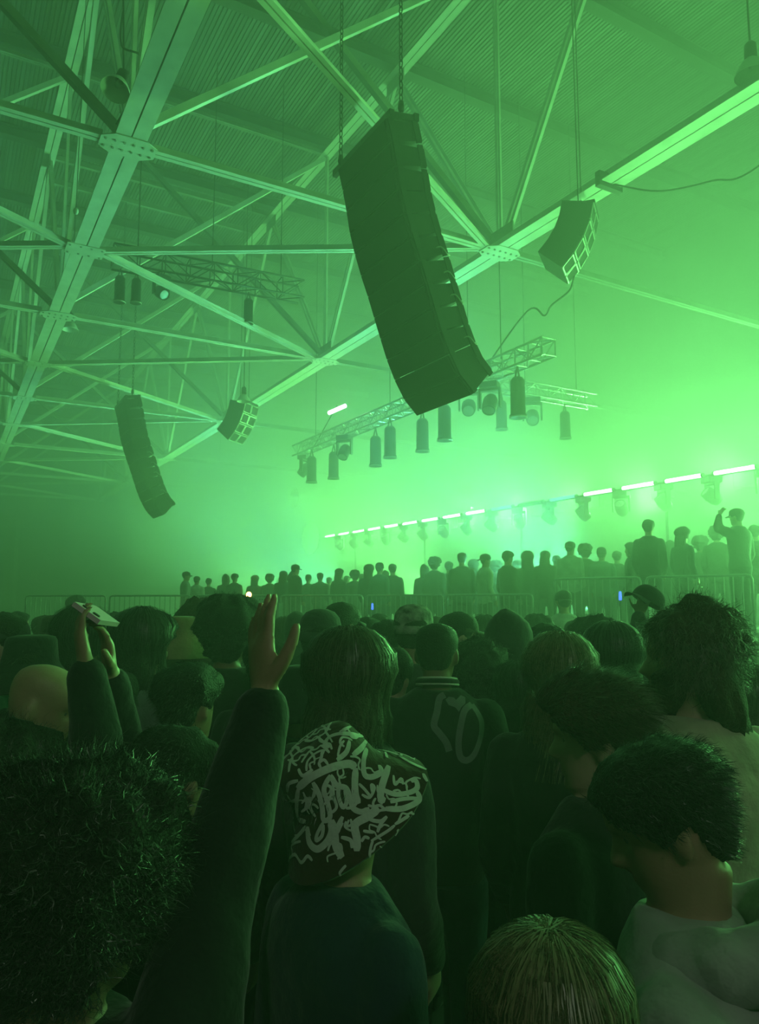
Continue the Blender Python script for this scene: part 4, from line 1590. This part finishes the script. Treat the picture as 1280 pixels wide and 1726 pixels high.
HATPX = lambda l: [(440 + x / 3.765, 1180 + y / 3.765) for x, y in l]
SCRAWL = [([(235, 560), (300, 500), (380, 455), (470, 420), (560, 405), (600, 430)], 38), ([(600, 430), (595, 520), (600, 600), (620, 660)], 34), ([(430, 310), (410, 280), (440, 235), (520, 215), (600, 225), (690, 235)], 28),
          ([(690, 215), (640, 300), (580, 350)], 28), ([(560, 260), (540, 330), (480, 380)], 26), ([(670, 310), (650, 380), (655, 470), (700, 490), (760, 460), (750, 415)], 28),
          ([(330, 520), (370, 600), (390, 680), (400, 760), (440, 740), (420, 640), (400, 560), (440, 475)], 24), ([(440, 475), (480, 540), (540, 560), (570, 640), (590, 690), (640, 710), (690, 690)], 26),
          ([(500, 520), (490, 600), (520, 680), (545, 640), (530, 570)], 20), ([(750, 690), (680, 740), (600, 790), (610, 880), (610, 960)], 38), ([(450, 760), (470, 850), (480, 930), (520, 1000)], 38),
          ([(300, 800), (310, 900), (360, 945), (420, 900), (450, 830), (440, 770)], 32), ([(400, 770), (360, 850), (355, 890), (390, 860), (400, 790)], 18), ([(520, 740), (480, 830), (470, 880)], 24),
          ([(810, 420), (770, 540), (760, 620), (790, 640)], 34), ([(770, 570), (850, 600), (940, 590), (990, 560), (980, 510), (950, 520)], 26), ([(990, 580), (1000, 640), (900, 690), (790, 690)], 28),
          ([(820, 650), (900, 630), (1000, 625)], 20), ([(240, 560), (230, 650), (240, 750), (290, 770)], 24), ([(170, 580), (180, 530), (240, 510)], 18), ([(170, 600), (200, 640), (240, 620)], 16),
          ([(200, 900), (250, 850), (290, 800)], 20), ([(165, 950), (200, 800), (210, 740)], 16), ([(260, 400), (300, 340), (330, 310), (280, 310), (200, 370), (180, 460)], 18),
          ([(290, 450), (300, 390), (350, 340), (400, 325), (370, 390)], 14), ([(240, 440), (270, 480), (330, 440)], 18), ([(380, 430), (370, 400), (400, 380), (425, 410)], 14),
          ([(590, 145), (605, 165), (620, 190)], 14), ([(700, 140), (760, 190), (800, 260), (830, 320)], 24), ([(760, 215), (780, 300), (800, 370)], 18), ([(880, 360), (960, 405), (1050, 445), (1095, 475)], 30),
          ([(1030, 470), (1055, 520), (1095, 545)], 22), ([(840, 480), (850, 540), (890, 500), (900, 540)], 14), ([(560, 760), (545, 800), (575, 790), (570, 755)], 12), ([(690, 760), (760, 770), (800, 740)], 18),
          ([(740, 840), (760, 790), (800, 740)], 16), ([(650, 830), (690, 838), (720, 840)], 14), ([(850, 790), (900, 760), (940, 735)], 16), ([(700, 895), (800, 835), (850, 795)], 14), ([(510, 870), (570, 890), (580, 940)], 18),
          ([(640, 600), (690, 620), (720, 560), (700, 540), (710, 600)], 14), ([(620, 530), (660, 570), (700, 620)], 14), ([(180, 1010), (220, 980), (260, 1030), (300, 990), (330, 1020)], 16), ([(310, 610), (320, 690), (350, 740)], 16),
          ([(270, 580), (290, 640), (280, 700)], 12), ([(455, 480), (460, 600), (480, 680), (440, 720)], 14), ([(500, 205), (580, 165), (660, 140)], 20), ([(640, 900), (660, 870), (690, 880)], 14)]

hat_man, hat_T = person(588, 1252, 1.60, 52, 'person in a dark navy top under a white scrawled bucket hat', 'navy', 'charcoal', 'tan', 'thin', 'black', hyaw=16, hpitch=36, hroll=3, neck=0.045, vox=0.008, n_str=500, extra_top=0.0, seed=5)
hat_o = bucket_hat(hat_T, CL['maroon'], hat_man, 1.0, 5, 0.05, 'bucket_hat', 'dark maroon bucket hat covered in white brush scrawl')
bpy.context.view_layer.update()
pinv = hat_man.matrix_world.inverted()
rnd = random.Random(4)
fill = []
for _ in range(70):
    x, y = rnd.uniform(150, 1110), rnd.uniform(130, 1060)
    a = rnd.uniform(0, 6.28)
    pl = []
    for _k in range(5):
        pl.append((x, y))
        a += rnd.uniform(-1.3, 1.3)
        x += 34 * cos(a)
        y += 34 * sin(a)
    fill.append((pl, rnd.uniform(9, 17)))
sm_ = print_strokes('scrawl_print', hat_o, [(HATPX(p_), w / 3.765) for p_, w in fill] + [(HATPX(p_), w * 1.25 / 3.765) for p_, w in SCRAWL], CL['ink'], pinv)
# the same hand covers the far side: the strokes repeated half a turn round the hat
axis = (hat_T.to_3x3() @ Vector((0, 0, 1))).normalized()
cen = hat_T @ Vector((0, -0.006, 0))
Rh = Matrix.Rotation(pi, 3, axis)
far = [cen + Rh @ (Vector(v) - cen) for v in sm_.v]
sm_.add(far, [tuple(f) for f in sm_.f])
link('scrawl_print', sm_.mesh('scrawl_print', CL['ink'], True), hat_o)

# curly head close to the viewer with the raised open hand
person(140, 1292, 0.98, 30, 'person with a big dark curly head, near arm raised with an open hand', 'black', 'charcoal', 'tan', 'curly', 'black', vox=0.0075, n_str=9000, extra_top=0.05, bw=1.0,
       arms={'R': dict(elbow=at(362, 1500, 1.03), wrist=at(447, 1182, 1.12), dir=at(432, 985, 1.17) - at(447, 1182, 1.12), palm=(0.80, 0.55, 0.0), side=-1, curl=0.12, spread=0.07)})
# woman with parted hair at the lower edge
person(928, 1572, 0.97, 20, 'person with long parted highlighted hair at the lower edge of the crowd', 'charcoal', 'charcoal', 'fair', 'long', 'light', vox=0.010, n_str=8000, extra_top=0.025)
# man in the pale hoodie, face turned down
hm_, hT = person(1120, 1250, 1.25, -62, 'person in a light grey hoodie with short dark hair, face turned down', 'hoodie', 'denim', 'tan', 'short', 'black', hyaw=-12, hpitch=-24, vox=0.0075, n_str=6000, extra_top=0.02, eyes=True, bw=1.04, lean=0.10, wr=0.010)
hs_ = hm_['_s']
hd = MB()
hp_c = Vector((0, -0.03 + 0.055, 1.47)) * hs_
pts, rr = [], []
for k in range(17):
    a = -2.6 + 5.2 * k / 16
    b_ = cos(a) * 0.5 + 0.5
    pts.append(hp_c + Vector((sin(a) * (0.098 + 0.03 * b_), -cos(a) * (0.085 + 0.05 * b_), -0.025 + 0.045 * b_)) * hs_)
    rr.append((0.030 + 0.034 * b_) * hs_)
hd.tube(pts, rr, 14)
hd.ellipsoid(hp_c + Vector((0, -0.150, -0.070)) * hs_, 0.135 * hs_, 0.062 * hs_, 0.125 * hs_, 20, 14)
hd.ellipsoid(hp_c + Vector((0.02, -0.165, 0.065)) * hs_, 0.118 * hs_, 0.060 * hs_, 0.075 * hs_, 20, 12)
ho = link('hood', remesh(hd, 0.009, 'hood', CL['hoodie'], 4, 0.012, 14.0), hm_)
hem = MB()
hem.tube([hp_c + Vector((0.13 * sin(a), -0.155 - 0.055 * cos(a) * 0.6, 0.055 + 0.075 * cos(a * 0.9))) * hs_ for a in [-1.5 + 3.0 * k / 14 for k in range(15)]], 0.011 * hs_, 8)
link('hood_hem', hem.mesh('hood_hem', CL['hoodie'], True), ho)
for sd in (-1, 1):
    dc = MB()
    dc.tube([hp_c + Vector((sd * 0.05, 0.085, -0.03)) * hs_, hp_c + Vector((sd * 0.055, 0.125, -0.10)) * hs_, hp_c + Vector((sd * 0.05, 0.138, -0.24)) * hs_], 0.004, 6)
    link('drawcord', dc.mesh('drawcord', CL['white'], True), ho)
# swept hair in profile
person(1000, 1140, 1.78, -42, 'person with swept-back rim-lit hair seen in profile behind the hoodie wearer', 'black', 'charcoal', 'fair', 'swept', 'brown', hyaw=-32, hpitch=-6, vox=0.008, n_str=6000, extra_top=0.03, eyes=True)
# tall curly bearded man
person(1152, 1012, 2.05, -22, 'tall person with curly collar-length hair and beard in a beige shirt', 'beige', 'denim', 'fair', 'shag', 'brown', hyaw=-50, vox=0.0085, n_str=6000, extra_top=0.04, beard=True, eyes=True, bw=1.08)
# wavy long hair in front of the jacket
person(592, 1072, 2.25, 28, 'person with long wavy brown hair spilling over one shoulder', 'charcoal', 'charcoal', 'fair', 'wavy', 'brown', vox=0.011, n_str=4200, extra_top=0.03)

# lettered jacket
jk, jT = person(737, 1050, 3.15, 6, 'person with a shaved head in a dark jacket lettered across the back', 'black', 'denim', 'brown', 'buzz', 'black', hyaw=10, vox=0.009, n_str=700, extra_top=0.01, bw=1.05, wr=0.003)
js = jk['_s']
cc = Vector((0, -0.012, 1.53)) * js
for i, (dz, r, cm) in enumerate(((0.0, 0.012, 'black'), (0.012, 0.005, 'stripe'), (-0.010, 0.005, 'stripe'))):
    mb = MB()
    ring = [cc + Vector((cos(a) * (0.076 + (0.006 if i == 2 else 0.0)), sin(a) * (0.074 + (0.006 if i == 2 else 0.0)), dz + 0.012 * sin(a) * -1)) * js for a in [2 * pi * k / 28 for k in range(29)]]
    mb.tube(ring, r * js, 8, False)
    if i == 0:
        collar = link('collar', mb.mesh('collar', CL[cm], True), jk)
    else:
        link('collar_stripe', mb.mesh('collar_stripe', CL[cm], True), collar)
J = lambda l: [(640 + x / 4, 960 + y / 4) for x, y in l]
jtop = [c for c in jk.children if c.name.startswith('top')][0]
bpy.context.view_layer.update()
jinv = jk.matrix_world.inverted()
lt = print_strokes('letter', jtop, [(J([(440, 845), (405, 870), (388, 960), (368, 1050), (405, 1105), (450, 1165), (470, 1225)]), 11)], CL['print'], jinv, 0.002, False)
link('letter', lt.mesh('letter', CL['print'], True), jtop)
lt = print_strokes('letter', jtop, [(J([(622, 910), (575, 950), (548, 1050), (532, 1170), (545, 1262), (590, 1285), (640, 1240), (680, 1130), (688, 1040), (668, 980), (622, 910)]), 10.5)], CL['print'], jinv, 0.002, False)
link('letter', lt.mesh('letter', CL['print'], True), jtop)
bv = garment_bvh(jtop)
hp = J([(445, 880), (465, 860), (500, 865), (515, 882), (545, 850), (575, 865), (578, 905), (550, 932), (535, 962), (510, 932), (465, 915)])
ctr = (sum(q[0] for q in hp) / len(hp), sum(q[1] for q in hp) / len(hp))
vs = []
for q in [ctr] + hp:
    r = ray(*q).normalized()
    h, n, _, dd = bv.ray_cast(EYE_P, r)
    if h is not None:
        n = -n if n.dot(r) > 0 else n
        vs.append(jinv @ (h + n * 0.004))
if len(vs) == len(hp) + 1:
    mb = MB()
    mb.add(vs, [(0, i, i % len(hp) + 1) for i in range(1, len(hp) + 1)])
    link('heart_print', mb.mesh('heart_print', CL['print']), jtop)

# phone raised with both hands
ph_c = at(163, 1036, 1.72)
phn = tag(empty('phone', ph_c), 'pale pinkish phone held up above the crowd in two hands', 'phone')
pt1 = (at(184, 1047, 1.72) - at(142, 1017, 1.72)).normalized()
pa1 = ray(163, 1036).normalized() + Vector((0, 0, 0.16))
pa1 = (pa1 - pt1 * pa1.dot(pt1)).normalized()
pn1 = pa1.cross(pt1).normalized()
if pn1.z < 0:
    pn1 = -pn1
mb = MB(ph_c)
mb.box(ph_c, 0.145, 0.070, 0.011, pa1, pt1, pn1)
pb1 = mb.build('case', M['phone_pink'], phn)
mb = MB(ph_c)
mb.box(ph_c - pn1 * 0.006, 0.136, 0.062, 0.002, pa1, pt1, pn1)
mb.build('screen', M['black_metal'], phn)
mb = MB(ph_c)
for k in range(2):
    mb = MB(ph_c)
    mb.lathe(ph_c + pa1 * -0.05 + pt1 * (0.014 - 0.028 * k) + pn1 * 0.0055, [(0.0, 0.003), (0.008, 0.003), (0.009, 0.0)], 12, pn1)
    mb.build('camera_lens', M['black_metal'], phn)
person(292, 1224, 1.80, 15, 'dark haired person holding up a phone with both arms', 'black', 'charcoal', 'tan', 'short', 'black', hyaw=10, hpitch=-10, vox=0.0078, n_str=2000, extra_top=0.02,
       arms={'L': dict(elbow=at(168, 1312, 1.66), wrist=at(146, 1128, 1.66), dir=at(128, 1032, 1.67) - at(146, 1128, 1.66), palm=(0.85, 0.5, 0.1), side=1, curl=0.32),
             'R': dict(elbow=at(214, 1310, 1.92), wrist=at(186, 1140, 1.76), dir=at(178, 1050, 1.73) - at(186, 1140, 1.76), palm=(-0.75, -0.55, 0.2), side=1, curl=0.38)})
# bald man in a pale shirt
person(76, 1122, 2.12, 74, 'bald person in a pale beige shirt looking down towards the stage', 'beige', 'denim', 'tan', None, 'black', hyaw=8, hpitch=-18, vox=0.0085, extra_top=0.0, eyes=True, lean=0.14, bw=1.08)
person(0, 1222, 1.58, 30, 'curly haired person cut off by the picture edge below the bald one', 'black', 'charcoal', 'tan', 'curly', 'black', vox=0.011, n_str=2200, extra_top=0.05)

# ---------------------------------------------------------------- middle of the crowd
MID = [
    (245, 1034, 3.2, 42, 'person with bushy dark hair in a grey shirt facing the stage', dict(top='grey', hair='wavy', hcol='black', n_str=1500, extra_top=0.03)),
    (307, 1036, 4.0, 62, 'person in a tan bucket hat looking towards the stage', dict(top='charcoal', hair='thin', hat='bucket', hatcol='tan', hyaw=10, extra_top=0.045, n_str=100)),
    (344, 1016, 4.5, 30, 'person with rounded dark hair between the tan hat and the tall dark head', dict(top='olive', hair='afro', hcol='brown', n_str=1200, extra_top=0.05)),
    (388, 1012, 3.6, 20, 'person with a tall dark head of hair in a black jacket behind the raised hand', dict(top='black', hair='afro', n_str=1500, extra_top=0.05, bw=1.1)),
    (56, 1066, 3.0, 25, 'person in a dark bucket hat and jacket behind the bald one', dict(top='black', hair='thin', hat='bucket', hatcol='black', extra_top=0.045, n_str=100)),
    (8, 1030, 3.3, 70, 'person in a cap at the picture edge with a lit cheek', dict(top='teal', hair='thin', hat='cap', hatcol='charcoal', extra_top=0.02, n_str=100, skin='fair')),
    (104, 1034, 4.6, 40, 'person in an olive bucket hat behind the raised hands', dict(top='charcoal', hair='thin', hat='bucket', hatcol='olive', extra_top=0.045, n_str=100)),
    (142, 1028, 3.5, 35, 'person with dark wavy hair hidden behind the raised phone hands', dict(top='black', hair='wavy', n_str=900, extra_top=0.03)),
    (320, 1118, 2.4, 25, 'person with cropped hair in a dark top below the tan bucket hat', dict(top='black', hair='short', n_str=1500, vox=0.012)),
    (578, 1014, 4.5, 22, 'person in a dark cap above the long wavy hair', dict(top='black', hair='thin', hat='cap', hatcol='charcoal', hyaw=15, extra_top=0.02, n_str=100, skin='fair')),
    (541, 1028, 3.6, 15, 'person in a dark knit beanie beside the dark cap', dict(top='black', hair='thin', hat='beanie', hatcol='charcoal', extra_top=0.03, n_str=80, bw=1.1)),
    (512, 1116, 3.0, 30, 'person in a black bucket hat low between beanie and raised hand', dict(top='black', hair='thin', hat='bucket', hatcol='black', extra_top=0.045, n_str=80)),
    (620, 1042, 4.8, 30, 'person with short hair between the dark cap and the patterned cap', dict(top='charcoal', hair='short', n_str=400)),
    (655, 1046, 4.4, 20, 'person with cropped hair just beside the patterned cap', dict(top='black', hair='short', n_str=500)),
    (775, 1030, 4.2, 55, 'person in a pointed cap with a short visor between jacket and hood', dict(top='charcoal', hair='thin', hat='cap', hatcol='olive', hyaw=15, extra_top=0.02, n_str=100, skin='fair')),
    (858, 1024, 3.7, 18, 'person in a big raised grey hood', dict(top='charcoal', hair=None, hat='hood', hatcol='charcoal', extra_top=0.055, bw=1.15)),
    (806, 1082, 3.45, 15, 'person with tight dark curls beside the lettered jacket', dict(top='black', hair='curly', n_str=4000, extra_top=0.05, vox=0.012)),
    (922, 1052, 4.0, 10, 'person with smooth dark hair beyond the blond rim-lit head', dict(top='black', hair='short', n_str=500)),
    (1000, 1040, 4.4, 0, 'person with short curly hair just in front of the barrier', dict(top='black', hair='curly', n_str=900, extra_top=0.05)),
    (1030, 1056, 2.95, 12, 'person with long straight dark hair beside the tall bearded one', dict(top='black', hair='long', hcol='black', n_str=4000, vox=0.012)),
    (944, 1078, 2.60, 20, 'person with rim-lit fair hair in front of the long dark hair', dict(top='black', hair='wavy', hcol='light', n_str=3000, extra_top=0.03, vox=0.012)),
    (1078, 1056, 4.6, -15, 'person in a pale cap beside the tall bearded head', dict(top='grey', hair='thin', hat='cap', hatcol='white', extra_top=0.02, n_str=80)),
    (1262, 1128, 3.0, 0, 'person with wavy hair cut off at the edge behind the beige shirt', dict(top='charcoal', hair='wavy', hcol='brown', n_str=1500, extra_top=0.03)),
    (872, 1120, 3.3, 10, 'person in a black coat under the raised hood', dict(top='black', hair='long', hcol='black', n_str=1200)),
    (660, 1092, 3.3, 20, 'dark haired person tucked between wavy hair and lettered jacket', dict(top='black', hair='short', n_str=500)),
    (455, 1078, 3.3, 20, 'dark haired person directly behind the raised open hand', dict(top='black', hair='short', n_str=500)),
    (1085, 1180, 2.6, -20, 'dark haired person between the profile head and the beige shirt', dict(top='black', hair='short', n_str=800)),
    (190, 1130, 2.9, 20, 'dark haired person behind the pale shirt and raised sleeves', dict(top='black', hair='short', n_str=500)),
]
for px, yt, Y, yaw, lb, kw in MID:
    person(px, yt, Y, yaw, lb, **{**dict(vox=0.015, skin=random.choice(['tan', 'fair', 'brown'])), **kw})
# patterned cap
pc, pcT = person(698, 1020, 3.9, 28, 'person in a pale patterned cap worn low beside the dark beanie', 'charcoal', 'denim', 'tan', 'thin', 'black', vox=0.014, n_str=100, extra_top=0.03)
pcap = beanie(pcT, mat('marbled_cap_cloth', (0.22, 0.22, 0.20), 0.85, 0, 0.85, 26.0, 0.3, 60), pc)
# raised arm with a dark cap in the fist
wq = at(1078, 1038, 4.5)
person(1118, 1062, 4.55, -10, 'person raising a dark cap in one hand before the barrier', 'black', 'charcoal', 'tan', 'short', 'black', vox=0.013, n_str=400,
       arms={'L': dict(elbow=at(1072, 1082, 4.45), wrist=wq, dir=at(1086, 1010, 4.5) - wq, palm=(0.3, 0.9, 0.1), side=1, curl=0.75)})
rcap = tag(empty('raised_cap', at(1096, 1004, 4.46)), 'dark cap held up in a fist in front of the barrier', 'cap')
Tc = Matrix.Rotation(0.5, 4, 'Y') @ Matrix.Rotation(2.2, 4, 'Z') @ Matrix.Translation((0, 0, -0.07))
cap_hat(Tc, CL['black'], rcap, False, 'crown')

# ---------------------------------------------------------------- archetypes, copied for people farther off
random.seed(21)
ARCH = []
for i, (tp, hr, hc_, ht, hcol_) in enumerate((('black', 'short', 'black', None, 'black'), ('grey', 'thin', 'brown', 'cap', 'charcoal'), ('charcoal', 'long', 'brown', None, 'black'), ('olive', 'curly', 'black', None, 'black'),
                                              ('white', 'thin', 'black', 'cap_back', 'black'), ('navy', 'wavy', 'black', None, 'black'), ('black', None, 'black', 'hood', 'charcoal'), ('teal', 'thin', 'black', 'beanie', 'black'))):
    a_, _ = person(640, 1000, 14.0, 0, 'archetype', tp, 'charcoal', 'tan', hr, hc_, vox=0.022, n_str=250, hat=ht, hatcol=hcol_, H=1.75, seed=i * 5, extra_top=0.0, wr=0.004)
    ARCH.append(a_)
arms_up, _ = person(640, 1000, 14.0, 0, 'archetype', 'black', 'charcoal', 'tan', 'thin', 'black', vox=0.02, n_str=100, hat='cap', hatcol='black', H=1.75, seed=3, extra_top=0.0,
                    arms={'L': dict(elbow=Vector((-0.36, 14.05, 1.45)), wrist=Vector((-0.22, 14.12, 1.66)), dir=Vector((0.12, -0.1, 0.25)), palm=(1, 0, 0), side=1, curl=0.3)})
arms_up.location = (0, 14, 0)
ARCH.append(arms_up)
USED = set()


def stand_in(i, px, ytop, Y, yaw, ground, label, group):
    W = at(px, ytop, Y)
    H = W.z - ground - 0.03
    if not 1.4 < H < 2.02:
        print('HEIGHT', round(H, 2), px, label)
    H = max(1.45, min(2.0, H))
    src = ARCH[i]
    o = src if i not in USED else copy_tree(src)
    USED.add(i)
    o.location = (W.x, W.y, ground)
    o.rotation_euler = (0, 0, -radians(yaw))
    k = H / 1.75
    o.scale = (k, k, k)
    tag(o, label, 'person', group)


GP = 'onlookers on the raised platform'
PLAT = [  # archetype, px, top y, Y, yaw, ground, label
    (8, 1242, 855, 10.9, -30, 'A+', 'onlooker in a cap with a hand to the head, tallest on the riser'),
    (0, 1272, 884, 11.6, 20, 'A+', 'onlooker with short hair behind the one holding the head'),
    (3, 1208, 888, 12.4, 40, 'A+', 'curly onlooker on the riser just before the capped one'),
    (5, 1150, 889, 11.6, 70, 'A+', 'onlooker with wavy hair bending forward in the middle of the riser'),
    (0, 1093, 875, 11.9, 30, 'A+', 'broad short haired onlooker at the end of the riser'),
    (2, 1064, 914, 12.9, -60, 'A', 'long haired onlooker tucked beside the broad short haired one'),
    (7, 1014, 922, 13.6, 20, 'A', 'onlooker in a beanie past the long haired one on the taller platform'),
    (3, 986, 918, 13.9, 10, 'A', 'curly onlooker between beanie and cap at the taller barrier'),
    (4, 961, 911, 13.9, 40, 'A', 'onlooker in a pale top with a reversed cap above the taller barrier'),
    (2, 919, 928, 15.0, 30, 'A', 'long haired onlooker at the step between the platforms'),
    (5, 889, 930, 15.2, 10, 'B', 'wavy haired onlooker first on the lower platform'),
    (0, 856, 928, 15.0, 60, 'B', 'short haired onlooker second on the lower platform'),
    (4, 818, 932, 14.9, 70, 'B', 'onlooker in a pale top and reversed cap on the lower platform'),
    (1, 779, 930, 15.4, 10, 'B', 'onlooker in a grey top and cap beside the pale top'),
    (3, 733, 940, 17.0, 30, 'B', 'curly onlooker beyond the upright loudspeaker'),
    (6, 716, 952, 18.2, 20, 'B', 'hooded onlooker just behind the upright loudspeaker'),
    (0, 662, 950, 18.0, 0, 'B', 'short haired onlooker on the far side of the upright loudspeaker'),
    (7, 640, 948, 17.6, 30, 'B', 'onlooker in a beanie third before the upright loudspeaker'),
    (5, 622, 952, 17.9, 20, 'B', 'wavy haired onlooker above the wedge end'),
    (3, 598, 962, 19.0, -20, 'B', 'curly onlooker over the sloping wedge'),
    (2, 572, 958, 19.0, 40, 'B', 'long haired onlooker over the tall end of the wedge'),
    (1, 540, 964, 19.4, 10, 'B', 'onlooker in a cap just past the sloping wedge'),
    (8, 498, 950, 18.0, 50, 'B', 'onlooker in a cap raising an arm above the amber lamp'),
    (2, 478, 962, 18.6, 10, 'B', 'long haired onlooker beside the raised arm over the amber lamp'),
    (0, 396, 966, 19.8, 20, 'B', 'short haired onlooker behind the amber lamp'),
    (6, 381, 968, 20.2, 0, 'B', 'hooded onlooker behind the amber lamp'),
    (4, 332, 970, 19.8, 10, 'B', 'onlooker in pale top and reversed cap, last but one on the far platform'),
    (1, 314, 962, 18.6, 70, 'B', 'onlooker in grey top and cap, last on the far platform'),
    (3, 1180, 905, 13.6, 10, 'A', 'curly onlooker deeper on the taller platform behind the bending one'),
    (6, 1128, 912, 14.2, 0, 'A', 'hooded onlooker deeper on the taller platform behind the broad one'),
    (0, 1040, 928, 15.2, 10, 'A', 'short haired onlooker deeper behind the long haired one'),
    (7, 938, 936, 16.2, -10, 'A', 'onlooker in a beanie deeper behind the pale reversed cap'),
    (2, 872, 944, 17.2, 20, 'B', 'long haired onlooker deeper behind the first two on the lower platform'),
    (3, 836, 946, 17.6, 0, 'B', 'curly onlooker deeper beside the pale top on the lower platform'),
    (5, 798, 944, 17.2, 15, 'B', 'wavy haired onlooker deeper between pale top and grey cap'),
    (0, 757, 946, 17.9, 0, 'B', 'short haired onlooker deeper beside the grey cap'),
    (6, 650, 962, 20.0, 5, 'B', 'hooded onlooker deeper behind the beanie near the loudspeaker'),
    (1, 610, 966, 20.4, 0, 'B', 'onlooker in a cap deeper over the wedge end'),
    (0, 585, 970, 21.0, 20, 'B', 'short haired onlooker deeper over the sloping wedge'),
    (4, 555, 972, 21.2, 0, 'B', 'onlooker in a pale top deeper past the wedge'),
    (7, 520, 968, 20.6, 10, 'B', 'onlooker in a beanie deeper past the raised arm'),
    (3, 455, 968, 20.4, 0, 'B', 'curly onlooker deeper over the control boxes'),
    (5, 430, 970, 20.8, 10, 'B', 'wavy haired onlooker deeper above the amber lamp'),
    (0, 352, 974, 21.0, 0, 'B', 'short haired onlooker deeper near the end of the far platform'),
]
for i, px, yt, Y, yaw, g, lb in PLAT:
    stand_in(i, px, yt, Y, yaw, {'A+': PLAT_A + RISER, 'A': PLAT_A, 'B': PLAT_B}[g], lb, GP)
GF = 'distant people on the hall floor'
FLOOR_FAR = [
    (0, 30, 1030, 7.5, 60, 'distant person with short hair near the picture edge under the far wall'), (1, 75, 1034, 6.6, 40, 'distant person in a grey top and cap above the bald head'),
    (5, 128, 1006, 11.0, 80, 'distant wavy haired person seen above the raised phone'), (3, 200, 1036, 7.2, 50, 'distant curly person just past the raised phone'),
    (7, 222, 1026, 9.5, 20, 'distant person in a beanie behind the bushy haired one'), (4, 272, 1034, 6.6, 60, 'distant person in a pale top beside the bushy haired one'),
    (2, 480, 1040, 6.4, 20, 'distant long haired person beside the raised open hand'), (6, 505, 1034, 6.0, 20, 'distant hooded person below the amber lamp'),
    (0, 640, 1034, 6.8, 20, 'distant short haired person before the lower barrier'), (1, 735, 1036, 7.0, 30, 'distant person in a grey top and cap behind the lettered jacket'),
    (5, 815, 1040, 6.2, 10, 'distant wavy haired person beside the raised hood'), (3, 905, 1040, 6.6, -10, 'distant curly person before the taller barrier'),
    (4, 950, 992, 9.8, 0, 'distant pale topped person hard against the taller barrier'), (7, 970, 1046, 6.2, 0, 'distant person in a beanie before the taller barrier'),
    (0, 1190, 1052, 5.4, -20, 'distant short haired person beyond the tall bearded one'), (2, 1245, 1060, 5.2, 10, 'distant long haired person before the barrier by the stage corner'),
]
for i, px, yt, Y, yaw, lb in FLOOR_FAR:
    stand_in(i, px, yt, Y, yaw, 0.0, lb, GF)
for o in list(bpy.data.objects):
    if '_s' in o:
        del o['_s']
bpy.data.scenes.remove(WORK)

# ================================================================== haze filling the hall
def haze(regions, puffs):
    """one cloud: a thin layer in the whole hall and thicker banks towards the stage"""
    o0 = c0
    mb = MB(o0)
    mats_ = []
    for k, (p0, p1, u0, u1, z1, dens) in enumerate(list(regions) + list(puffs)):
        mb.slot = k
        if k >= len(regions):      # a puff: centre, radius, height, -, -, density
            mb.ellipsoid(p0, p1, p1 * 0.85, u0, 40, 24)
        else:
            mb.box(V((u0 + u1) / 2, (p0 + p1) / 2, z1 / 2 + 0.003), p1 - p0, u1 - u0, z1 - 0.006, P3, U3)
        hm = bpy.data.materials.new('stage_haze')
        hm.use_nodes = True
        nt = hm.node_tree
        nt.nodes.clear()
        out = nt.nodes.new('ShaderNodeOutputMaterial')
        vs = nt.nodes.new('ShaderNodeVolumeScatter')
        vs.inputs['Color'].default_value = (0.92, 0.92, 0.92, 1)
        vs.inputs['Density'].default_value = dens
        vs.inputs['Anisotropy'].default_value = 0.15
        nt.links.new(vs.outputs[0], out.inputs['Volume'])
        mats_.append(hm)
    return tag(mb.build('haze', mats_), 'green lit haze filling the hall, thickest around the stage', 'haze', kind='stuff')


haze([(P_LEFT + 0.05, P_STAGE - 0.05, U_BACK + 0.05, U_FAR - 0.05, ROOF_Z - 0.01, 0.040),
      (6.5, P_STAGE - 0.06, U_BACK + 0.06, U_FAR - 0.06, ROOF_Z - 0.8, 0.048)],
     [(at(405, 835, 15.8), 1.25, 0.95, 0, 0, 0.07), (at(345, 885, 16.4), 1.5, 0.9, 0, 0, 0.06), (at(455, 905, 15.2), 1.0, 0.7, 0, 0, 0.07), (at(290, 810, 17.4), 1.4, 0.8, 0, 0, 0.05)])
